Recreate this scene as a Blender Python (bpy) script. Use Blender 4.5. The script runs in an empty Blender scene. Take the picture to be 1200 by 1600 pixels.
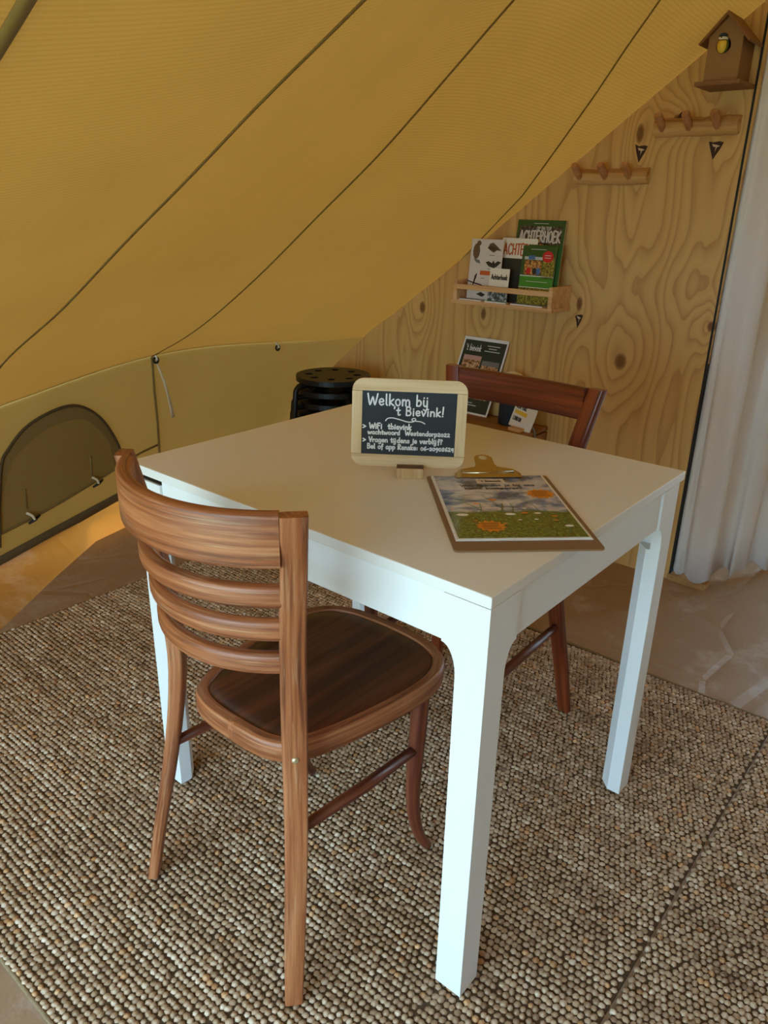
import bpy, bmesh, math, random
import numpy as np
from mathutils import Vector, Matrix
random.seed(4); rng = np.random.default_rng(7)
S = bpy.context.scene
COL = S.collection

# ------------------------------------------------------------------ camera, world, exposure
CAM_F, CAM_P = 1185.18, (-.7624, -.4465, 1.2163)
CAM_R = ((.643, -.765, .019), (-.274, -.253, -.928), (.715, .592, -.372))   # right, down, forward
def setup_view():
    cd = bpy.data.cameras.new('camera'); co = bpy.data.objects.new('camera', cd); COL.objects.link(co)
    cd.sensor_fit = 'HORIZONTAL'; cd.sensor_width = 36.0; cd.lens = 36.0 * CAM_F / 1200.0; cd.clip_start = .02
    fw = Vector(CAM_R[2]).normalized(); rt = Vector(CAM_R[0]); rt = (rt - fw * rt.dot(fw)).normalized(); dn = fw.cross(rt)
    m = Matrix.Identity(4)
    for i in range(3):
        m[i][0] = rt[i]; m[i][1] = -dn[i]; m[i][2] = -fw[i]; m[i][3] = CAM_P[i]
    co.matrix_world = m
    S.camera = co
    w = bpy.data.worlds.new('sky'); S.world = w; w.use_nodes = True
    n = w.node_tree.nodes; bg = n['Background']
    bg.inputs[0].default_value = (.49, .78, 1.0, 1); bg.inputs[1].default_value = 1.5
    sd = bpy.data.lights.new('sun', 'SUN'); so = bpy.data.objects.new('sun', sd); COL.objects.link(so)
    sd.energy = SUN; sd.angle = math.radians(3); sd.color = (1, .93, .82)
    so.rotation_euler = Vector((.1, -.85, -1)).to_track_quat('-Z', 'Y').to_euler()
    v = S.view_settings; v.view_transform = 'Standard'; v.look = 'None'; v.gamma = 1; v.use_curve_mapping = False
    v.exposure = EXPOSURE
SUN = 2.2
EXPOSURE = 2.68
setup_view()

# ------------------------------------------------------------------ helpers: nodes
class NT:
    def __init__(s, name):
        s.m = bpy.data.materials.new(name); s.m.use_nodes = True; s.t = s.m.node_tree
        s.t.nodes.clear(); s.out = s.t.nodes.new('ShaderNodeOutputMaterial')
    def n(s, typ, ins=None, **attr):
        nd = s.t.nodes.new('ShaderNode' + typ)
        for k, v in attr.items(): setattr(nd, k, v)
        for k, v in (ins or {}).items(): s.set(nd.inputs[k], v)
        return nd
    def set(s, sock, v):
        if isinstance(v, bpy.types.NodeSocket): s.t.links.new(v, sock)
        elif isinstance(v, (tuple, list)) and len(v) == 3 and sock.type == 'RGBA': sock.default_value = (*v, 1)
        else: sock.default_value = v
    def math(s, op, a, b=0.0, c=0.0, clamp=False):
        nd = s.n('Math', {0: a, 1: b, 2: c}, operation=op); nd.use_clamp = clamp; return nd.outputs[0]
    def mix(s, f, a, b, blend='MIX'):
        nd = s.n('Mix', data_type='RGBA', blend_type=blend)
        s.set(nd.inputs[0], f); s.set(nd.inputs[6], a); s.set(nd.inputs[7], b); return nd.outputs[2]
    def ramp(s, f, stops, interp='LINEAR'):
        nd = s.n('ValToRGB', {0: f}); cr = nd.color_ramp; cr.interpolation = interp
        while len(cr.elements) < len(stops): cr.elements.new(.5)
        for e, (p, c) in zip(cr.elements, stops):
            e.position = p; e.color = (*c, 1) if isinstance(c, tuple) else (c, c, c, 1)
        return nd.outputs[0]
    def coord(s, which='Object', scale=(1, 1, 1), rot=(0, 0, 0), loc=(0, 0, 0)):
        tc = s.n('TexCoord'); mp = s.n('Mapping', {'Vector': tc.outputs[which], 'Scale': scale, 'Rotation': rot, 'Location': loc})
        return mp.outputs[0]
    def noise(s, vec, scale, detail=3, rough=.5, dist=0):
        return s.n('TexNoise', {'Vector': vec, 'Scale': scale, 'Detail': detail, 'Roughness': rough, 'Distortion': dist}).outputs[0]
    def bump(s, h, strength=.3, dist=.01):
        return s.n('Bump', {'Height': h, 'Strength': strength, 'Distance': dist}).outputs[0]
    def bsdf(s, color, rough=.5, normal=None, spec=.5, metal=0, coat=0, coat_rough=.1):
        b = s.n('BsdfPrincipled', {'Base Color': color, 'Roughness': rough, 'Specular IOR Level': spec, 'Metallic': metal, 'Coat Weight': coat, 'Coat Roughness': coat_rough})
        if normal is not None: s.set(b.inputs['Normal'], normal)
        s.t.links.new(b.outputs[0], s.out.inputs[0]); return s.m

def srgb(r, g, b):
    f = lambda c: (c / 255 / 12.92) if c / 255 <= .04045 else ((c / 255 + .055) / 1.055) ** 2.4
    return (f(r), f(g), f(b))
def plain(name, c, rough=.5, spec=.5, metal=0, coat=0):
    t = NT(name); return t.bsdf(c, rough, None, spec, metal, coat)
def mottled(name, c1, c2, scale=20, rough=.6, bump=0, spec=.4):
    t = NT(name); v = t.coord(); f = t.noise(v, scale, 4)
    return t.bsdf(t.mix(f, c1, c2), rough, t.bump(f, bump, .004) if bump else None, spec)
AX = {'x': 0, 'y': 1, 'z': 2}
def wood(name, dark, mid, light, axis='z', scale=40, rough=.45, wear=.25, wearc=None, coat=0, spec=.5, bump=.15, attr=False):
    t = NT(name)
    if attr:
        axis = 'z'; av = t.n('Attribute', attribute_name='grain').outputs['Vector']
        t.coord = lambda scale=(1, 1, 1), loc=(0, 0, 0): t.n('Mapping', {'Vector': av, 'Scale': scale, 'Location': loc}).outputs[0]
    sc = [scale] * 3; sc[AX[axis]] = scale * .035
    v = t.coord(scale=tuple(sc))
    warp = t.noise(v, .25, 2, .5)
    g = t.noise(v, 1.0, 4, .6)
    f = t.math('ADD', t.math('MULTIPLY', g, .65), t.math('MULTIPLY', warp, .35))
    col = t.ramp(f, [(.36, dark), (.5, mid), (.66, light)])
    fv = t.coord(scale=tuple(s * 3.2 for s in sc)); fine = t.noise(fv, 1.0, 3, .6)
    if wear:
        w = t.noise(t.coord(scale=tuple(s * 1.3 for s in sc), loc=(.3, .7, .1)), 1.0, 2, .6)
        wf = t.math('MULTIPLY', t.ramp(t.math('ADD', t.math('MULTIPLY', w, .5), t.math('MULTIPLY', fine, .5)), [(.53, 0.0), (.66, 1.0)]), wear)
        col = t.mix(wf, col, wearc or light)
    return t.bsdf(col, rough, t.bump(fine, bump * .7, .0015), spec, 0, coat)

# ------------------------------------------------------------------ helpers: meshes
def obj(name, verts, faces, mat, parent=None, smooth=False, bevel=0, seg=2, auto=None, grain=None):
    me = bpy.data.meshes.new(name); me.from_pydata([tuple(map(float, v)) for v in verts], [], [tuple(map(int, f)) for f in faces]); me.update()
    mats = mat if isinstance(mat, (list, tuple)) else [mat]
    for m in mats: me.materials.append(m)
    bm = bmesh.new(); bm.from_mesh(me); bmesh.ops.recalc_face_normals(bm, faces=bm.faces); bm.to_mesh(me); bm.free()
    if grain is not None:
        ga = me.attributes.new('grain', 'FLOAT_VECTOR', 'POINT'); ga.data.foreach_set('vector', np.array(grain, np.float32).ravel())
    if smooth: me.polygons.foreach_set('use_smooth', [True] * len(me.polygons))
    o = bpy.data.objects.new(name, me); COL.objects.link(o)
    if parent: o.parent = parent
    if auto:
        me.polygons.foreach_set('use_smooth', [True] * len(me.polygons)); me.set_sharp_from_angle(angle=math.radians(auto))
    if bevel:
        b = o.modifiers.new('bevel', 'BEVEL'); b.width = bevel; b.segments = seg; b.limit_method = 'ANGLE'; b.angle_limit = math.radians(35)
        me.polygons.foreach_set('use_smooth', [True] * len(me.polygons)); b.harden_normals = True
    return o
def empty(name, loc=(0, 0, 0), rz=0):
    o = bpy.data.objects.new(name, None); o.empty_display_size = .05; COL.objects.link(o); o.location = loc; o.rotation_euler = (0, 0, rz); return o
def tag(o, label=None, cat=None, group=None, kind=None):
    if label: o['label'] = label
    if cat: o['category'] = cat
    if group: o['group'] = group
    if kind: o['kind'] = kind
    return o
class MB:
    def __init__(s): s.v = []; s.f = []; s.g = []
    def add(s, v, f, g=None):
        k = len(s.v); s.v += [tuple(p) for p in v]; s.g += [tuple(p) for p in (v if g is None else g)]; s.f += [tuple(i + k for i in q) for q in f]; return s
    def box(s, a, b):
        (x0, y0, z0), (x1, y1, z1) = a, b
        return s.add([(x0, y0, z0), (x1, y0, z0), (x1, y1, z0), (x0, y1, z0), (x0, y0, z1), (x1, y0, z1), (x1, y1, z1), (x0, y1, z1)],
                     [(0, 3, 2, 1), (4, 5, 6, 7), (0, 1, 5, 4), (1, 2, 6, 5), (2, 3, 7, 6), (3, 0, 4, 7)])
    def prism(s, poly, a, b, fn):
        """poly: 2-D outline; fn(p, h) -> 3-D, extruded between heights a and b"""
        n = len(poly); v = [fn(p, a) for p in poly] + [fn(p, b) for p in poly]
        return s.add(v, [tuple(range(n))[::-1], tuple(range(n, 2 * n))] + [(i, (i + 1) % n, n + (i + 1) % n, n + i) for i in range(n)])
    def sweep(s, path, sec, sides, norms, scales=None, cap=True):
        m = len(sec); v = []; g = []; run = random.uniform(0, 3); ou = random.uniform(0, 2)
        for i, p in enumerate(path):
            if i: run += float(np.linalg.norm(np.array(path[i], float) - np.array(path[i - 1], float)))
            k = 1 if scales is None else scales[i]
            kx, ky = k if isinstance(k, (tuple, list)) else (k, k)
            p = np.array(p, float); a = np.array(sides[i], float); b = np.array(norms[i], float)
            for (u, w) in sec: v.append(p + a * u * kx + b * w * ky); g.append((u * kx + ou, w * ky, run))
        f = []
        for i in range(len(path) - 1):
            for j in range(m):
                f.append((i * m + j, i * m + (j + 1) % m, (i + 1) * m + (j + 1) % m, (i + 1) * m + j))
        if cap:
            f.append(tuple(range(m))[::-1]); f.append(tuple((len(path) - 1) * m + j for j in range(m)))
        return s.add(v, f, g)
    def tube(s, path, r, n=10, cap=True):
        path = [np.array(p, float) for p in path]; rs = r if isinstance(r, (list, tuple)) else [r] * len(path)
        ref = None; sides = []; norms = []
        for i in range(len(path)):
            t = path[min(i + 1, len(path) - 1)] - path[max(i - 1, 0)]; t /= np.linalg.norm(t) + 1e-12
            if ref is None:
                ref = np.array([0, 0, 1.]) if abs(t[2]) < .9 else np.array([1., 0, 0])
            a = np.cross(t, ref); a /= np.linalg.norm(a); b = np.cross(a, t); ref = b; sides.append(a); norms.append(b)
        return s.sweep(path, [(math.cos(2 * math.pi * j / n), math.sin(2 * math.pi * j / n)) for j in range(n)], sides, norms, rs, cap)
    def lathe(s, prof, c=(0, 0, 0), n=24, close=True):
        c = np.array(c); v = []; m = len(prof)
        for j in range(n):
            a = 2 * math.pi * j / n
            for (r, z) in prof: v.append(c + (r * math.cos(a), r * math.sin(a), z))
        f = [(j * m + i, ((j + 1) % n) * m + i, ((j + 1) % n) * m + i + 1, j * m + i + 1) for j in range(n) for i in range(m - 1)]
        return s.add(v, f)
    def obj(s, name, mat, parent=None, **k): return obj(name, s.v, s.f, mat, parent, grain=s.g, **k)
def rrect(w, h, r, n=3):
    pts = []
    for cx, cy, a0 in ((w / 2 - r, h / 2 - r, 0), (-w / 2 + r, h / 2 - r, 90), (-w / 2 + r, -h / 2 + r, 180), (w / 2 - r, -h / 2 + r, 270)):
        for k in range(n + 1):
            a = math.radians(a0 + 90 * k / n); pts.append((cx + r * math.cos(a), cy + r * math.sin(a)))
    return pts
def catmull(pts, n=6, closed=False):
    P = [np.array(p, float) for p in pts]; out = []; N = len(P)
    rngs = range(N if closed else N - 1)
    for i in rngs:
        if closed: a, b, c, d = P[(i - 1) % N], P[i], P[(i + 1) % N], P[(i + 2) % N]
        else: a, b, c, d = P[max(i - 1, 0)], P[i], P[i + 1], P[min(i + 2, N - 1)]
        for k in range(n):
            t = k / n
            out.append(.5 * (2 * b + (c - a) * t + (2 * a - 5 * b + 4 * c - d) * t * t + (3 * b - a - 3 * c + d) * t ** 3))
    if not closed: out.append(P[-1])
    return out
def hermite(xs, ys, x):
    xs = np.array(xs, float); ys = np.array(ys, float); x = np.clip(np.asarray(x, float), xs[0], xs[-1])
    d = np.gradient(ys, xs); i = np.clip(np.searchsorted(xs, x) - 1, 0, len(xs) - 2)
    h = xs[i + 1] - xs[i]; t = (x - xs[i]) / h
    return (2*t**3-3*t**2+1)*ys[i]+(t**3-2*t*t+t)*h*d[i]+(-2*t**3+3*t*t)*ys[i+1]+(t**3-t*t)*h*d[i+1]

# stroke lettering: each glyph is (advance, strokes); x-height .55, capital 1
def _g(s):
    out = []
    for st in s.split('|'):
        q = [int(c) for c in st.replace('m', '-').replace(';', ' ').split()]
        out.append([(q[i] / 100, q[i + 1] / 100) for i in range(0, len(q), 2)])
    return out
GL = {
 'a': (52, '42 48 28 56 8 46 4 24 14 2 30 6 42 24|42 52 42 18 50 0'), 'b': (50, '6 100 6 2|6 34 22 54 40 44 42 20 28 2 8 6'),
 'c': (44, '40 46 24 56 8 44 6 18 20 0 40 8'), 'd': (52, '42 48 24 54 6 40 6 14 20 0 42 16|42 100 42 0'),
 'e': (48, '6 28 40 32 36 50 20 56 6 42 6 16 22 0 42 10'), 'f': (36, '36 88 26 98 16 84 16 m20|2 50 32 54'),
 'g': (50, '40 46 22 56 6 42 8 16 24 6 40 22|41 52 40 m16 24 m34 6 m24'), 'h': (50, '6 100 6 0|6 32 24 54 40 42 42 0'),
 'i': (20, '8 54 8 0|7 74 10 78'), 'j': (26, '16 54 16 m14 6 m32 m6 m24|15 74 18 78'), 'k': (46, '6 100 6 0|40 56 8 26 42 0'),
 'l': (22, '8 100 8 10 16 0'), 'm': (74, '6 54 6 0|6 34 20 54 34 44 36 0|36 34 50 54 66 42 68 0'), 'n': (50, '6 54 6 0|6 34 24 54 40 42 42 0'),
 'o': (50, '24 56 8 46 4 24 16 2 34 2 44 24 38 48 24 56'), 'p': (50, '6 54 6 m38|6 38 24 56 42 42 40 14 22 0 6 10'),
 'q': (50, '40 46 22 56 6 42 8 14 24 2 40 20|41 54 41 m38'), 'r': (36, '6 54 6 0|6 32 20 52 36 50'), 's': (42, '38 48 22 56 8 46 14 32 34 24 36 8 20 0 4 8'),
 't': (38, '16 84 16 10 26 0 36 8|0 54 34 56'), 'u': (50, '6 54 6 16 18 0 36 10 42 54|42 54 42 0'), 'v': (46, '2 54 20 0 42 54'),
 'w': (68, '2 54 16 0 32 44 46 0 66 54'), 'y': (46, '4 54 22 8|42 54 14 m38'), 'z': (44, '4 52 40 52 4 0 42 2'),
 'y2': (60, '6 54 8 14 20 0 36 14 38 54|38 54 38 m20 22 m36 8 m28|8 74 10 78|37 74 39 78'),
 'A': (66, '2 0 32 100 62 0|14 34 52 36'), 'B': (58, '6 100 6 0|6 100 36 96 44 78 34 58 6 54 40 48 50 24 36 2 6 0'), 'C': (60, '56 84 36 100 12 84 4 46 16 8 38 0 58 16'),
 'D': (62, '6 100 6 0|6 100 36 94 56 56 44 14 6 0'), 'E': (52, '46 100 6 100 6 0 48 2|6 52 40 54'), 'F': (50, '6 100 6 0|6 100 46 100|6 54 38 56'),
 'H': (60, '6 100 6 0|52 100 52 0|6 50 52 52'), 'K': (58, '6 100 6 0|50 100 8 46 54 0'), 'L': (50, '6 100 6 2 46 0'), 'M': (76, '6 0 8 100 36 30 64 100 68 0'),
 'N': (64, '6 0 6 100 54 0 54 100'), 'O': (66, '32 100 10 84 4 48 14 10 34 0 54 14 60 52 50 88 32 100'), 'P': (54, '6 100 6 0|6 100 38 96 48 74 36 52 6 48'),
 'R': (58, '6 100 6 0|6 100 38 96 46 76 34 56 8 50 52 0'), 'T': (56, '2 100 54 100|28 100 28 0'), 'U': (60, '6 100 8 20 28 0 48 20 52 100'),
 'V': (58, '2 100 28 0 56 100'), 'W': (92, '2 100 22 0 46 70 66 0 90 100'), 'Y': (56, '2 100 28 52 54 100|28 52 28 0'),
 '0': (50, '24 56 8 46 4 24 16 2 34 2 44 24 38 48 24 56'), '2': (48, '4 54 18 68 36 58 32 36 4 2|4 2 44 0'), '3': (46, '6 50 26 56 36 42 18 30 38 18 28 m2 4 4'),
 '4': (48, '12 60 8 22 40 24|38 60 36 m14'), '6': (46, '36 72 12 50 4 20 18 0 38 8 38 26 22 34 6 22'), '8': (48, '36 62 14 62 10 46 34 22 32 2 12 0 8 18 36 46 36 62'),
 '9': (46, '36 44 20 56 6 42 12 24 34 30 38 50 30 m10 14 m24'), '!': (26, '14 110 10 26|8 2 11 5'), '?': (44, '6 80 22 94 38 78 20 52 18 26|17 2 20 5'),
 ':': (22, '9 8 11 11|9 42 11 45'), '-': (42, '4 28 36 32'), '>': (56, '4 60 48 34 4 8'), "'": (20, '10 96 6 74'), ' ': (34, ''), '.': (20, '8 2 11 4')}
def stroke_mesh(mb, pts, wd, fn, off):
    """pts 2-D; draws quads plus round joints; fn maps (u, v, off) to 3-D"""
    h = wd / 2
    for i in range(len(pts) - 1):
        a = np.array(pts[i]); b = np.array(pts[i + 1]); d = b - a; L = np.linalg.norm(d)
        if L < 1e-9: continue
        n = np.array([-d[1], d[0]]) / L * h
        mb.add([fn(*(a - n), off), fn(*(b - n), off), fn(*(b + n), off), fn(*(a + n), off)], [(0, 1, 2, 3)])
    for p in pts:
        mb.add([fn(p[0] + h * math.cos(k * math.pi / 4), p[1] + h * math.sin(k * math.pi / 4), off + 2e-5) for k in range(8)], [tuple(range(8))])
def letters(mb, text, u0, u1, v, cap, wd, fn, off=.0004, slope=0, smooth=True):
    """writes text from u0 to u1 on baseline v (v grows upward), capital height cap"""
    toks = []; i = 0
    while i < len(text):
        if text[i] == '{': toks.append('y2'); i += 1
        else: toks.append(text[i]); i += 1
    tot = sum(GL[c][0] / 100 + .10 for c in toks) - .10; k = (u1 - u0) / tot; x = 0
    for c in toks:
        w, st = GL[c]
        for s in (_g(st) if st else []):
            pts = [(u0 + (x + p[0]) * k, v + p[1] * cap + slope * (x + p[0]) * k) for p in s]
            if smooth and len(pts) > 3: pts = [tuple(p) for p in catmull(pts, 3)]
            stroke_mesh(mb, pts, wd, fn, off)
        x += w / 100 + .10

# ------------------------------------------------------------------ materials
def m_canvas(name, refl, trans, k=.5, rib=1):
    t = NT(name); v = t.coord()
    w = t.n('TexWave', {'Vector': v, 'Scale': 38.0, 'Distortion': .5, 'Detail': 2.0, 'Detail Scale': 1.2}, wave_type='BANDS', bands_direction='Y').outputs[1]
    big = t.noise(v, 3.0, 4, .6); fine = t.noise(v, 420, 2)
    w = t.math('MULTIPLY', w, float(rib)); f = t.math('ADD', t.math('MULTIPLY', w, .22), t.math('ADD', t.math('MULTIPLY', big, .5), t.math('MULTIPLY', fine, .28)))
    a = t.mix(f, tuple(c * .76 for c in refl), tuple(min(1, c * 1.2) for c in refl)); b = t.mix(f, tuple(c * .74 for c in trans), tuple(min(1, c * 1.24) for c in trans))
    bp = t.bump(t.math('ADD', t.math('MULTIPLY', w, .6), t.math('MULTIPLY', fine, .4)), .25, .0015)
    d = t.n('BsdfDiffuse', {'Color': a, 'Normal': bp}); tr = t.n('BsdfTranslucent', {'Color': b, 'Normal': bp})
    mx = t.n('MixShader', {0: k, 1: d.outputs[0], 2: tr.outputs[0]}); t.t.links.new(mx.outputs[0], t.out.inputs[0]); return t.m
M = {}
CV = (.57, .345, .115)
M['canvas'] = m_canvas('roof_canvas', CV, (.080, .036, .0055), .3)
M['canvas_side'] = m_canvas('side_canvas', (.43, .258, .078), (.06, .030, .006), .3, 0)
M['canvas_double'] = m_canvas('double_canvas', (.30, .185, .06), (.02, .01, .002), .2, 0)
M['flap'] = m_canvas('flap_canvas', (.46, .275, .08), (.1, .05, .01), .3, 0)
M['seam'] = mottled('canvas_seam', srgb(150, 122, 66), srgb(130, 104, 54), 60, .9)
M['binding'] = mottled('canvas_binding', srgb(140, 112, 58), srgb(116, 92, 46), 60, .9)
M['hem'] = mottled('hem_tape', srgb(104, 84, 52), srgb(88, 70, 42), 60, .9)
M['zip'] = mottled('zip_tape', srgb(90, 68, 36), srgb(62, 46, 24), 90, .9)
def m_tarp(name, c1, c2, glow):
    t = NT(name); v = t.coord(); big = t.noise(v, 1.6, 4, .6, .8); cr = t.n('TexVoronoi', {'Vector': v, 'Scale': 2.6}, feature='DISTANCE_TO_EDGE').outputs[0]
    scuff = t.ramp(t.noise(t.coord(loc=(3, 1, 0)), 4.5, 6, .7), [(.54, 0.0), (.66, 1.0)])
    col = t.mix(big, c1, c2); col = t.mix(t.math('MULTIPLY', scuff, .4), col, srgb(205, 192, 185))
    h = t.math('ADD', t.math('MULTIPLY', t.math('MINIMUM', cr, .04), 10.0), t.noise(v, 7, 4, .6, .6))
    bp = t.bump(h, .35, .02)
    p = t.n('BsdfPrincipled', {'Base Color': col, 'Roughness': .42, 'Specular IOR Level': .5, 'Normal': bp})
    tr = t.n('BsdfTranslucent', {'Color': t.mix(big, (.95, .36, .06), (.9, .30, .04))})
    mx = t.n('MixShader', {0: glow, 1: p.outputs[0], 2: tr.outputs[0]}); t.t.links.new(mx.outputs[0], t.out.inputs[0]); return t.m
M['tarp'] = m_tarp('groundsheet', srgb(152, 120, 92), srgb(174, 144, 118), .02)
M['upstand'] = m_tarp('thin_groundsheet', srgb(146, 104, 62), srgb(164, 122, 78), .14)
def m_ply():
    t = NT('plywood'); tc = t.n('TexCoord').outputs['Object']; sp = t.n('SeparateXYZ', {0: tc}); Y, Z = sp.outputs[1], sp.outputs[2]
    v1 = t.n('Mapping', {'Vector': tc, 'Scale': (0, 5.0, .33), 'Location': (2.3, .4, 1.1)}).outputs[0]
    v2 = t.n('Mapping', {'Vector': tc, 'Scale': (0, 16, 2.2)}).outputs[0]
    fld = t.math('ADD', t.math('ADD', t.math('MULTIPLY', t.noise(v1, 1.0, 2.0, .5, .25), .9), t.math('MULTIPLY', Y, .85)), t.math('MULTIPLY', t.noise(v2, 1.0, 2, .5), .06))
    kn = [(.656, 1.45, .026, .06, .24), (.541, 1.487, .03, .024, .22), (.798, .915, .024, .05, .26), (.335, .885, .03, .035, .25), (1.195, .842, .025, .05, .22), (1.492, .84, .03, .05, .2), (.62, .735, .045, .06, .2), (.37, 1.47, .02, .05, .18), (.57, 1.15, .07, .30, .30), (.47, .99, .12, .05, -.14), (1.62, .45, .03, .06, .2), (.5, .6, .10, .12, -.12)]
    dark = None
    for (y, z, sy, sz, a) in kn:
        dy = t.math('DIVIDE', t.math('SUBTRACT', Y, y), sy * 2.4); dz = t.math('DIVIDE', t.math('SUBTRACT', Z, z), sz * 2.4)
        r2 = t.math('ADD', t.math('MULTIPLY', dy, dy), t.math('MULTIPLY', dz, dz))
        g = t.math('EXPONENT', t.math('MULTIPLY', r2, -1.0)); fld = t.math('ADD', fld, t.math('MULTIPLY', g, a))
        if a > .19 and sz < .1:
            c = t.ramp(r2, [(.012, 1.0), (.03, .7), (.05, 0.0)]); dark = c if dark is None else t.math('MAXIMUM', dark, c)
    ring = t.math('FRACT', t.math('MULTIPLY', fld, 13.0))
    lines = t.ramp(ring, [(0, .25), (.3, 0.0), (.7, .4), (.9, .9), (.96, 1.0), (1, .25)])
    soft = t.noise(t.n('Mapping', {'Vector': tc, 'Scale': (0, 60, 3.0)}).outputs[0], 1.0, 3, .6)
    base = t.mix(t.noise(v1, 2.3, 3), srgb(208, 162, 94), srgb(224, 184, 116))
    lf = t.math('MULTIPLY', lines, t.math('ADD', .35, t.math('MULTIPLY', soft, .75)), clamp=True)
    col = t.mix(t.math('MULTIPLY', lf, .68), base, srgb(158, 102, 46))
    col = t.mix(t.math('MULTIPLY', dark, .85), col, srgb(104, 58, 26))
    return t.bsdf(col, .55, t.bump(soft, .08, .002), .3)
M['ply'] = m_ply()
M['ply_edge'] = mottled('plywood_edge', srgb(196, 150, 92), srgb(140, 98, 54), 90, .7)
M['plug'] = mottled('knot_chip', srgb(40, 24, 14), srgb(74, 44, 22), 160, .7)
M['resin'] = plain('knot_split', srgb(214, 190, 150), .5)
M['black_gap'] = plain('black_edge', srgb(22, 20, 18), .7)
def m_rug():
    t = NT('jute_loops'); at = t.n('Attribute', attribute_name='tone').outputs['Color']
    f = t.noise(t.coord(), 900, 3, .6)
    st = t.n('TexWave', {'Vector': t.coord(rot=(0, 0, .9)), 'Scale': 260.0, 'Distortion': 3.0, 'Detail': 1.0}).outputs[1]
    col = t.mix(t.math('MULTIPLY', f, .25), at, srgb(96, 74, 50)); 
    return t.bsdf(col, .4, t.bump(t.math('ADD', f, t.math('MULTIPLY', st, .5)), .4, .001), .7)
M['rug'] = m_rug()
M['rug_edge'] = mottled('jute_cord', srgb(150, 126, 92), srgb(112, 88, 60), 220, .9, .4)
M['rug_base'] = mottled('jute_backing', srgb(92, 70, 46), srgb(66, 48, 30), 160, .95, .3)
def m_white():
    t = NT('white_lacquer'); v = t.coord(); f = t.noise(t.coord(scale=(60, 60, 4)), 1.0, 4, .6)
    return t.bsdf(t.mix(f, srgb(236, 236, 234), srgb(242, 242, 240)), .36, t.bump(f, .04, .001), .5)
M['white'] = m_white()
def m_top():
    t = NT('white_tabletop'); f = t.noise(t.coord(scale=(4, 60, 60)), 1.0, 4, .6); sm = t.noise(t.coord(), 5.0, 3)
    return t.bsdf(srgb(238, 236, 230), .25, t.bump(f, .02, .001), .7)
M['top'] = m_top()
WD, WM, WL, WW = srgb(100, 50, 26), srgb(154, 88, 50), srgb(186, 120, 76), srgb(206, 168, 126)
for ax in 'xyz': M['chair_' + ax] = wood('worn_brown_wood_' + ax, WD, WM, WL, ax, 150, .42, .38, WW, attr=True)
RD, RM, RL = srgb(62, 24, 14), srgb(104, 46, 28), srgb(140, 76, 48)
for ax in 'xyz': M['red_' + ax] = wood('red_brown_wood_' + ax, RD, RM, RL, ax, 90, .38, .3, srgb(170, 118, 84), attr=True)
M['seat'] = wood('dark_seat_veneer', srgb(44, 18, 9), srgb(74, 34, 17), srgb(118, 62, 33), 'x', 34, .3, .2, srgb(146, 90, 52), coat=.15)
for ax in 'xyz': M['mahog_' + ax] = wood('polished_mahogany_' + ax, srgb(78, 28, 12), srgb(118, 48, 22), srgb(150, 72, 36), ax, 90, .3, .12, srgb(170, 110, 70), coat=.2, attr=True)
M['brass'] = plain('brass', srgb(214, 200, 160), .35, .5, .8)
M['glide'] = plain('white_glide', srgb(215, 212, 205), .5)
M['screw'] = plain('steel', srgb(170, 165, 155), .3, .5, 1)
M['pine_x'] = wood('pale_pine_x', srgb(204, 166, 110), srgb(228, 196, 146), srgb(240, 214, 170), 'x', 70, .5, 0, bump=.1)
M['pine_z'] = wood('pale_pine_z', srgb(204, 166, 110), srgb(228, 196, 146), srgb(240, 214, 170), 'z', 70, .5, 0, bump=.1)
M['pine_y'] = wood('pale_pine_y', srgb(204, 166, 110), srgb(228, 196, 146), srgb(240, 214, 170), 'y', 60, .5, 0, bump=.1)
M['shelf'] = wood('shelf_beech', srgb(196, 146, 92), srgb(218, 172, 116), srgb(230, 190, 138), 'y', 60, .5, 0, bump=.08)
M['log'] = wood('peeled_log', srgb(150, 98, 48), srgb(204, 156, 92), srgb(226, 184, 122), 'y', 45, .6, .3, srgb(120, 78, 40), bump=.5)
M['peg'] = wood('peg_wood', srgb(160, 104, 62), srgb(188, 130, 84), srgb(204, 150, 102), 'x', 60, .5, 0)
M['mdf'] = mottled('brown_board', srgb(150, 112, 70), srgb(166, 126, 82), 40, .7)
M['mdf_edge'] = mottled('burnt_board_edge', srgb(128, 88, 52), srgb(150, 106, 66), 60, .7)
M['slate'] = mottled('chalkboard_slate', srgb(40, 46, 50), srgb(58, 64, 68), 14, .75)
M['chalk'] = plain('white_chalk', srgb(244, 244, 240), .9)
M['endgrain'] = wood('block_end_grain', srgb(170, 128, 78), srgb(208, 172, 120), srgb(226, 196, 150), 'z', 90, .6, 0)
M['block_top'] = wood('dark_block_wood', srgb(74, 48, 26), srgb(104, 70, 40), srgb(128, 90, 54), 'x', 60, .6, 0)
M['hard'] = mottled('hardboard', srgb(128, 96, 62), srgb(146, 112, 74), 50, .55)
M['chrome'] = plain('brassy_steel', srgb(190, 172, 140), .22, .5, 1)
M['paper'] = plain('white_paper', srgb(232, 230, 226), .5)
M['ink'] = plain('black_ink', srgb(22, 22, 22), .6)
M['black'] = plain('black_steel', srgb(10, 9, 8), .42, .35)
M['linen'] = None
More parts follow.
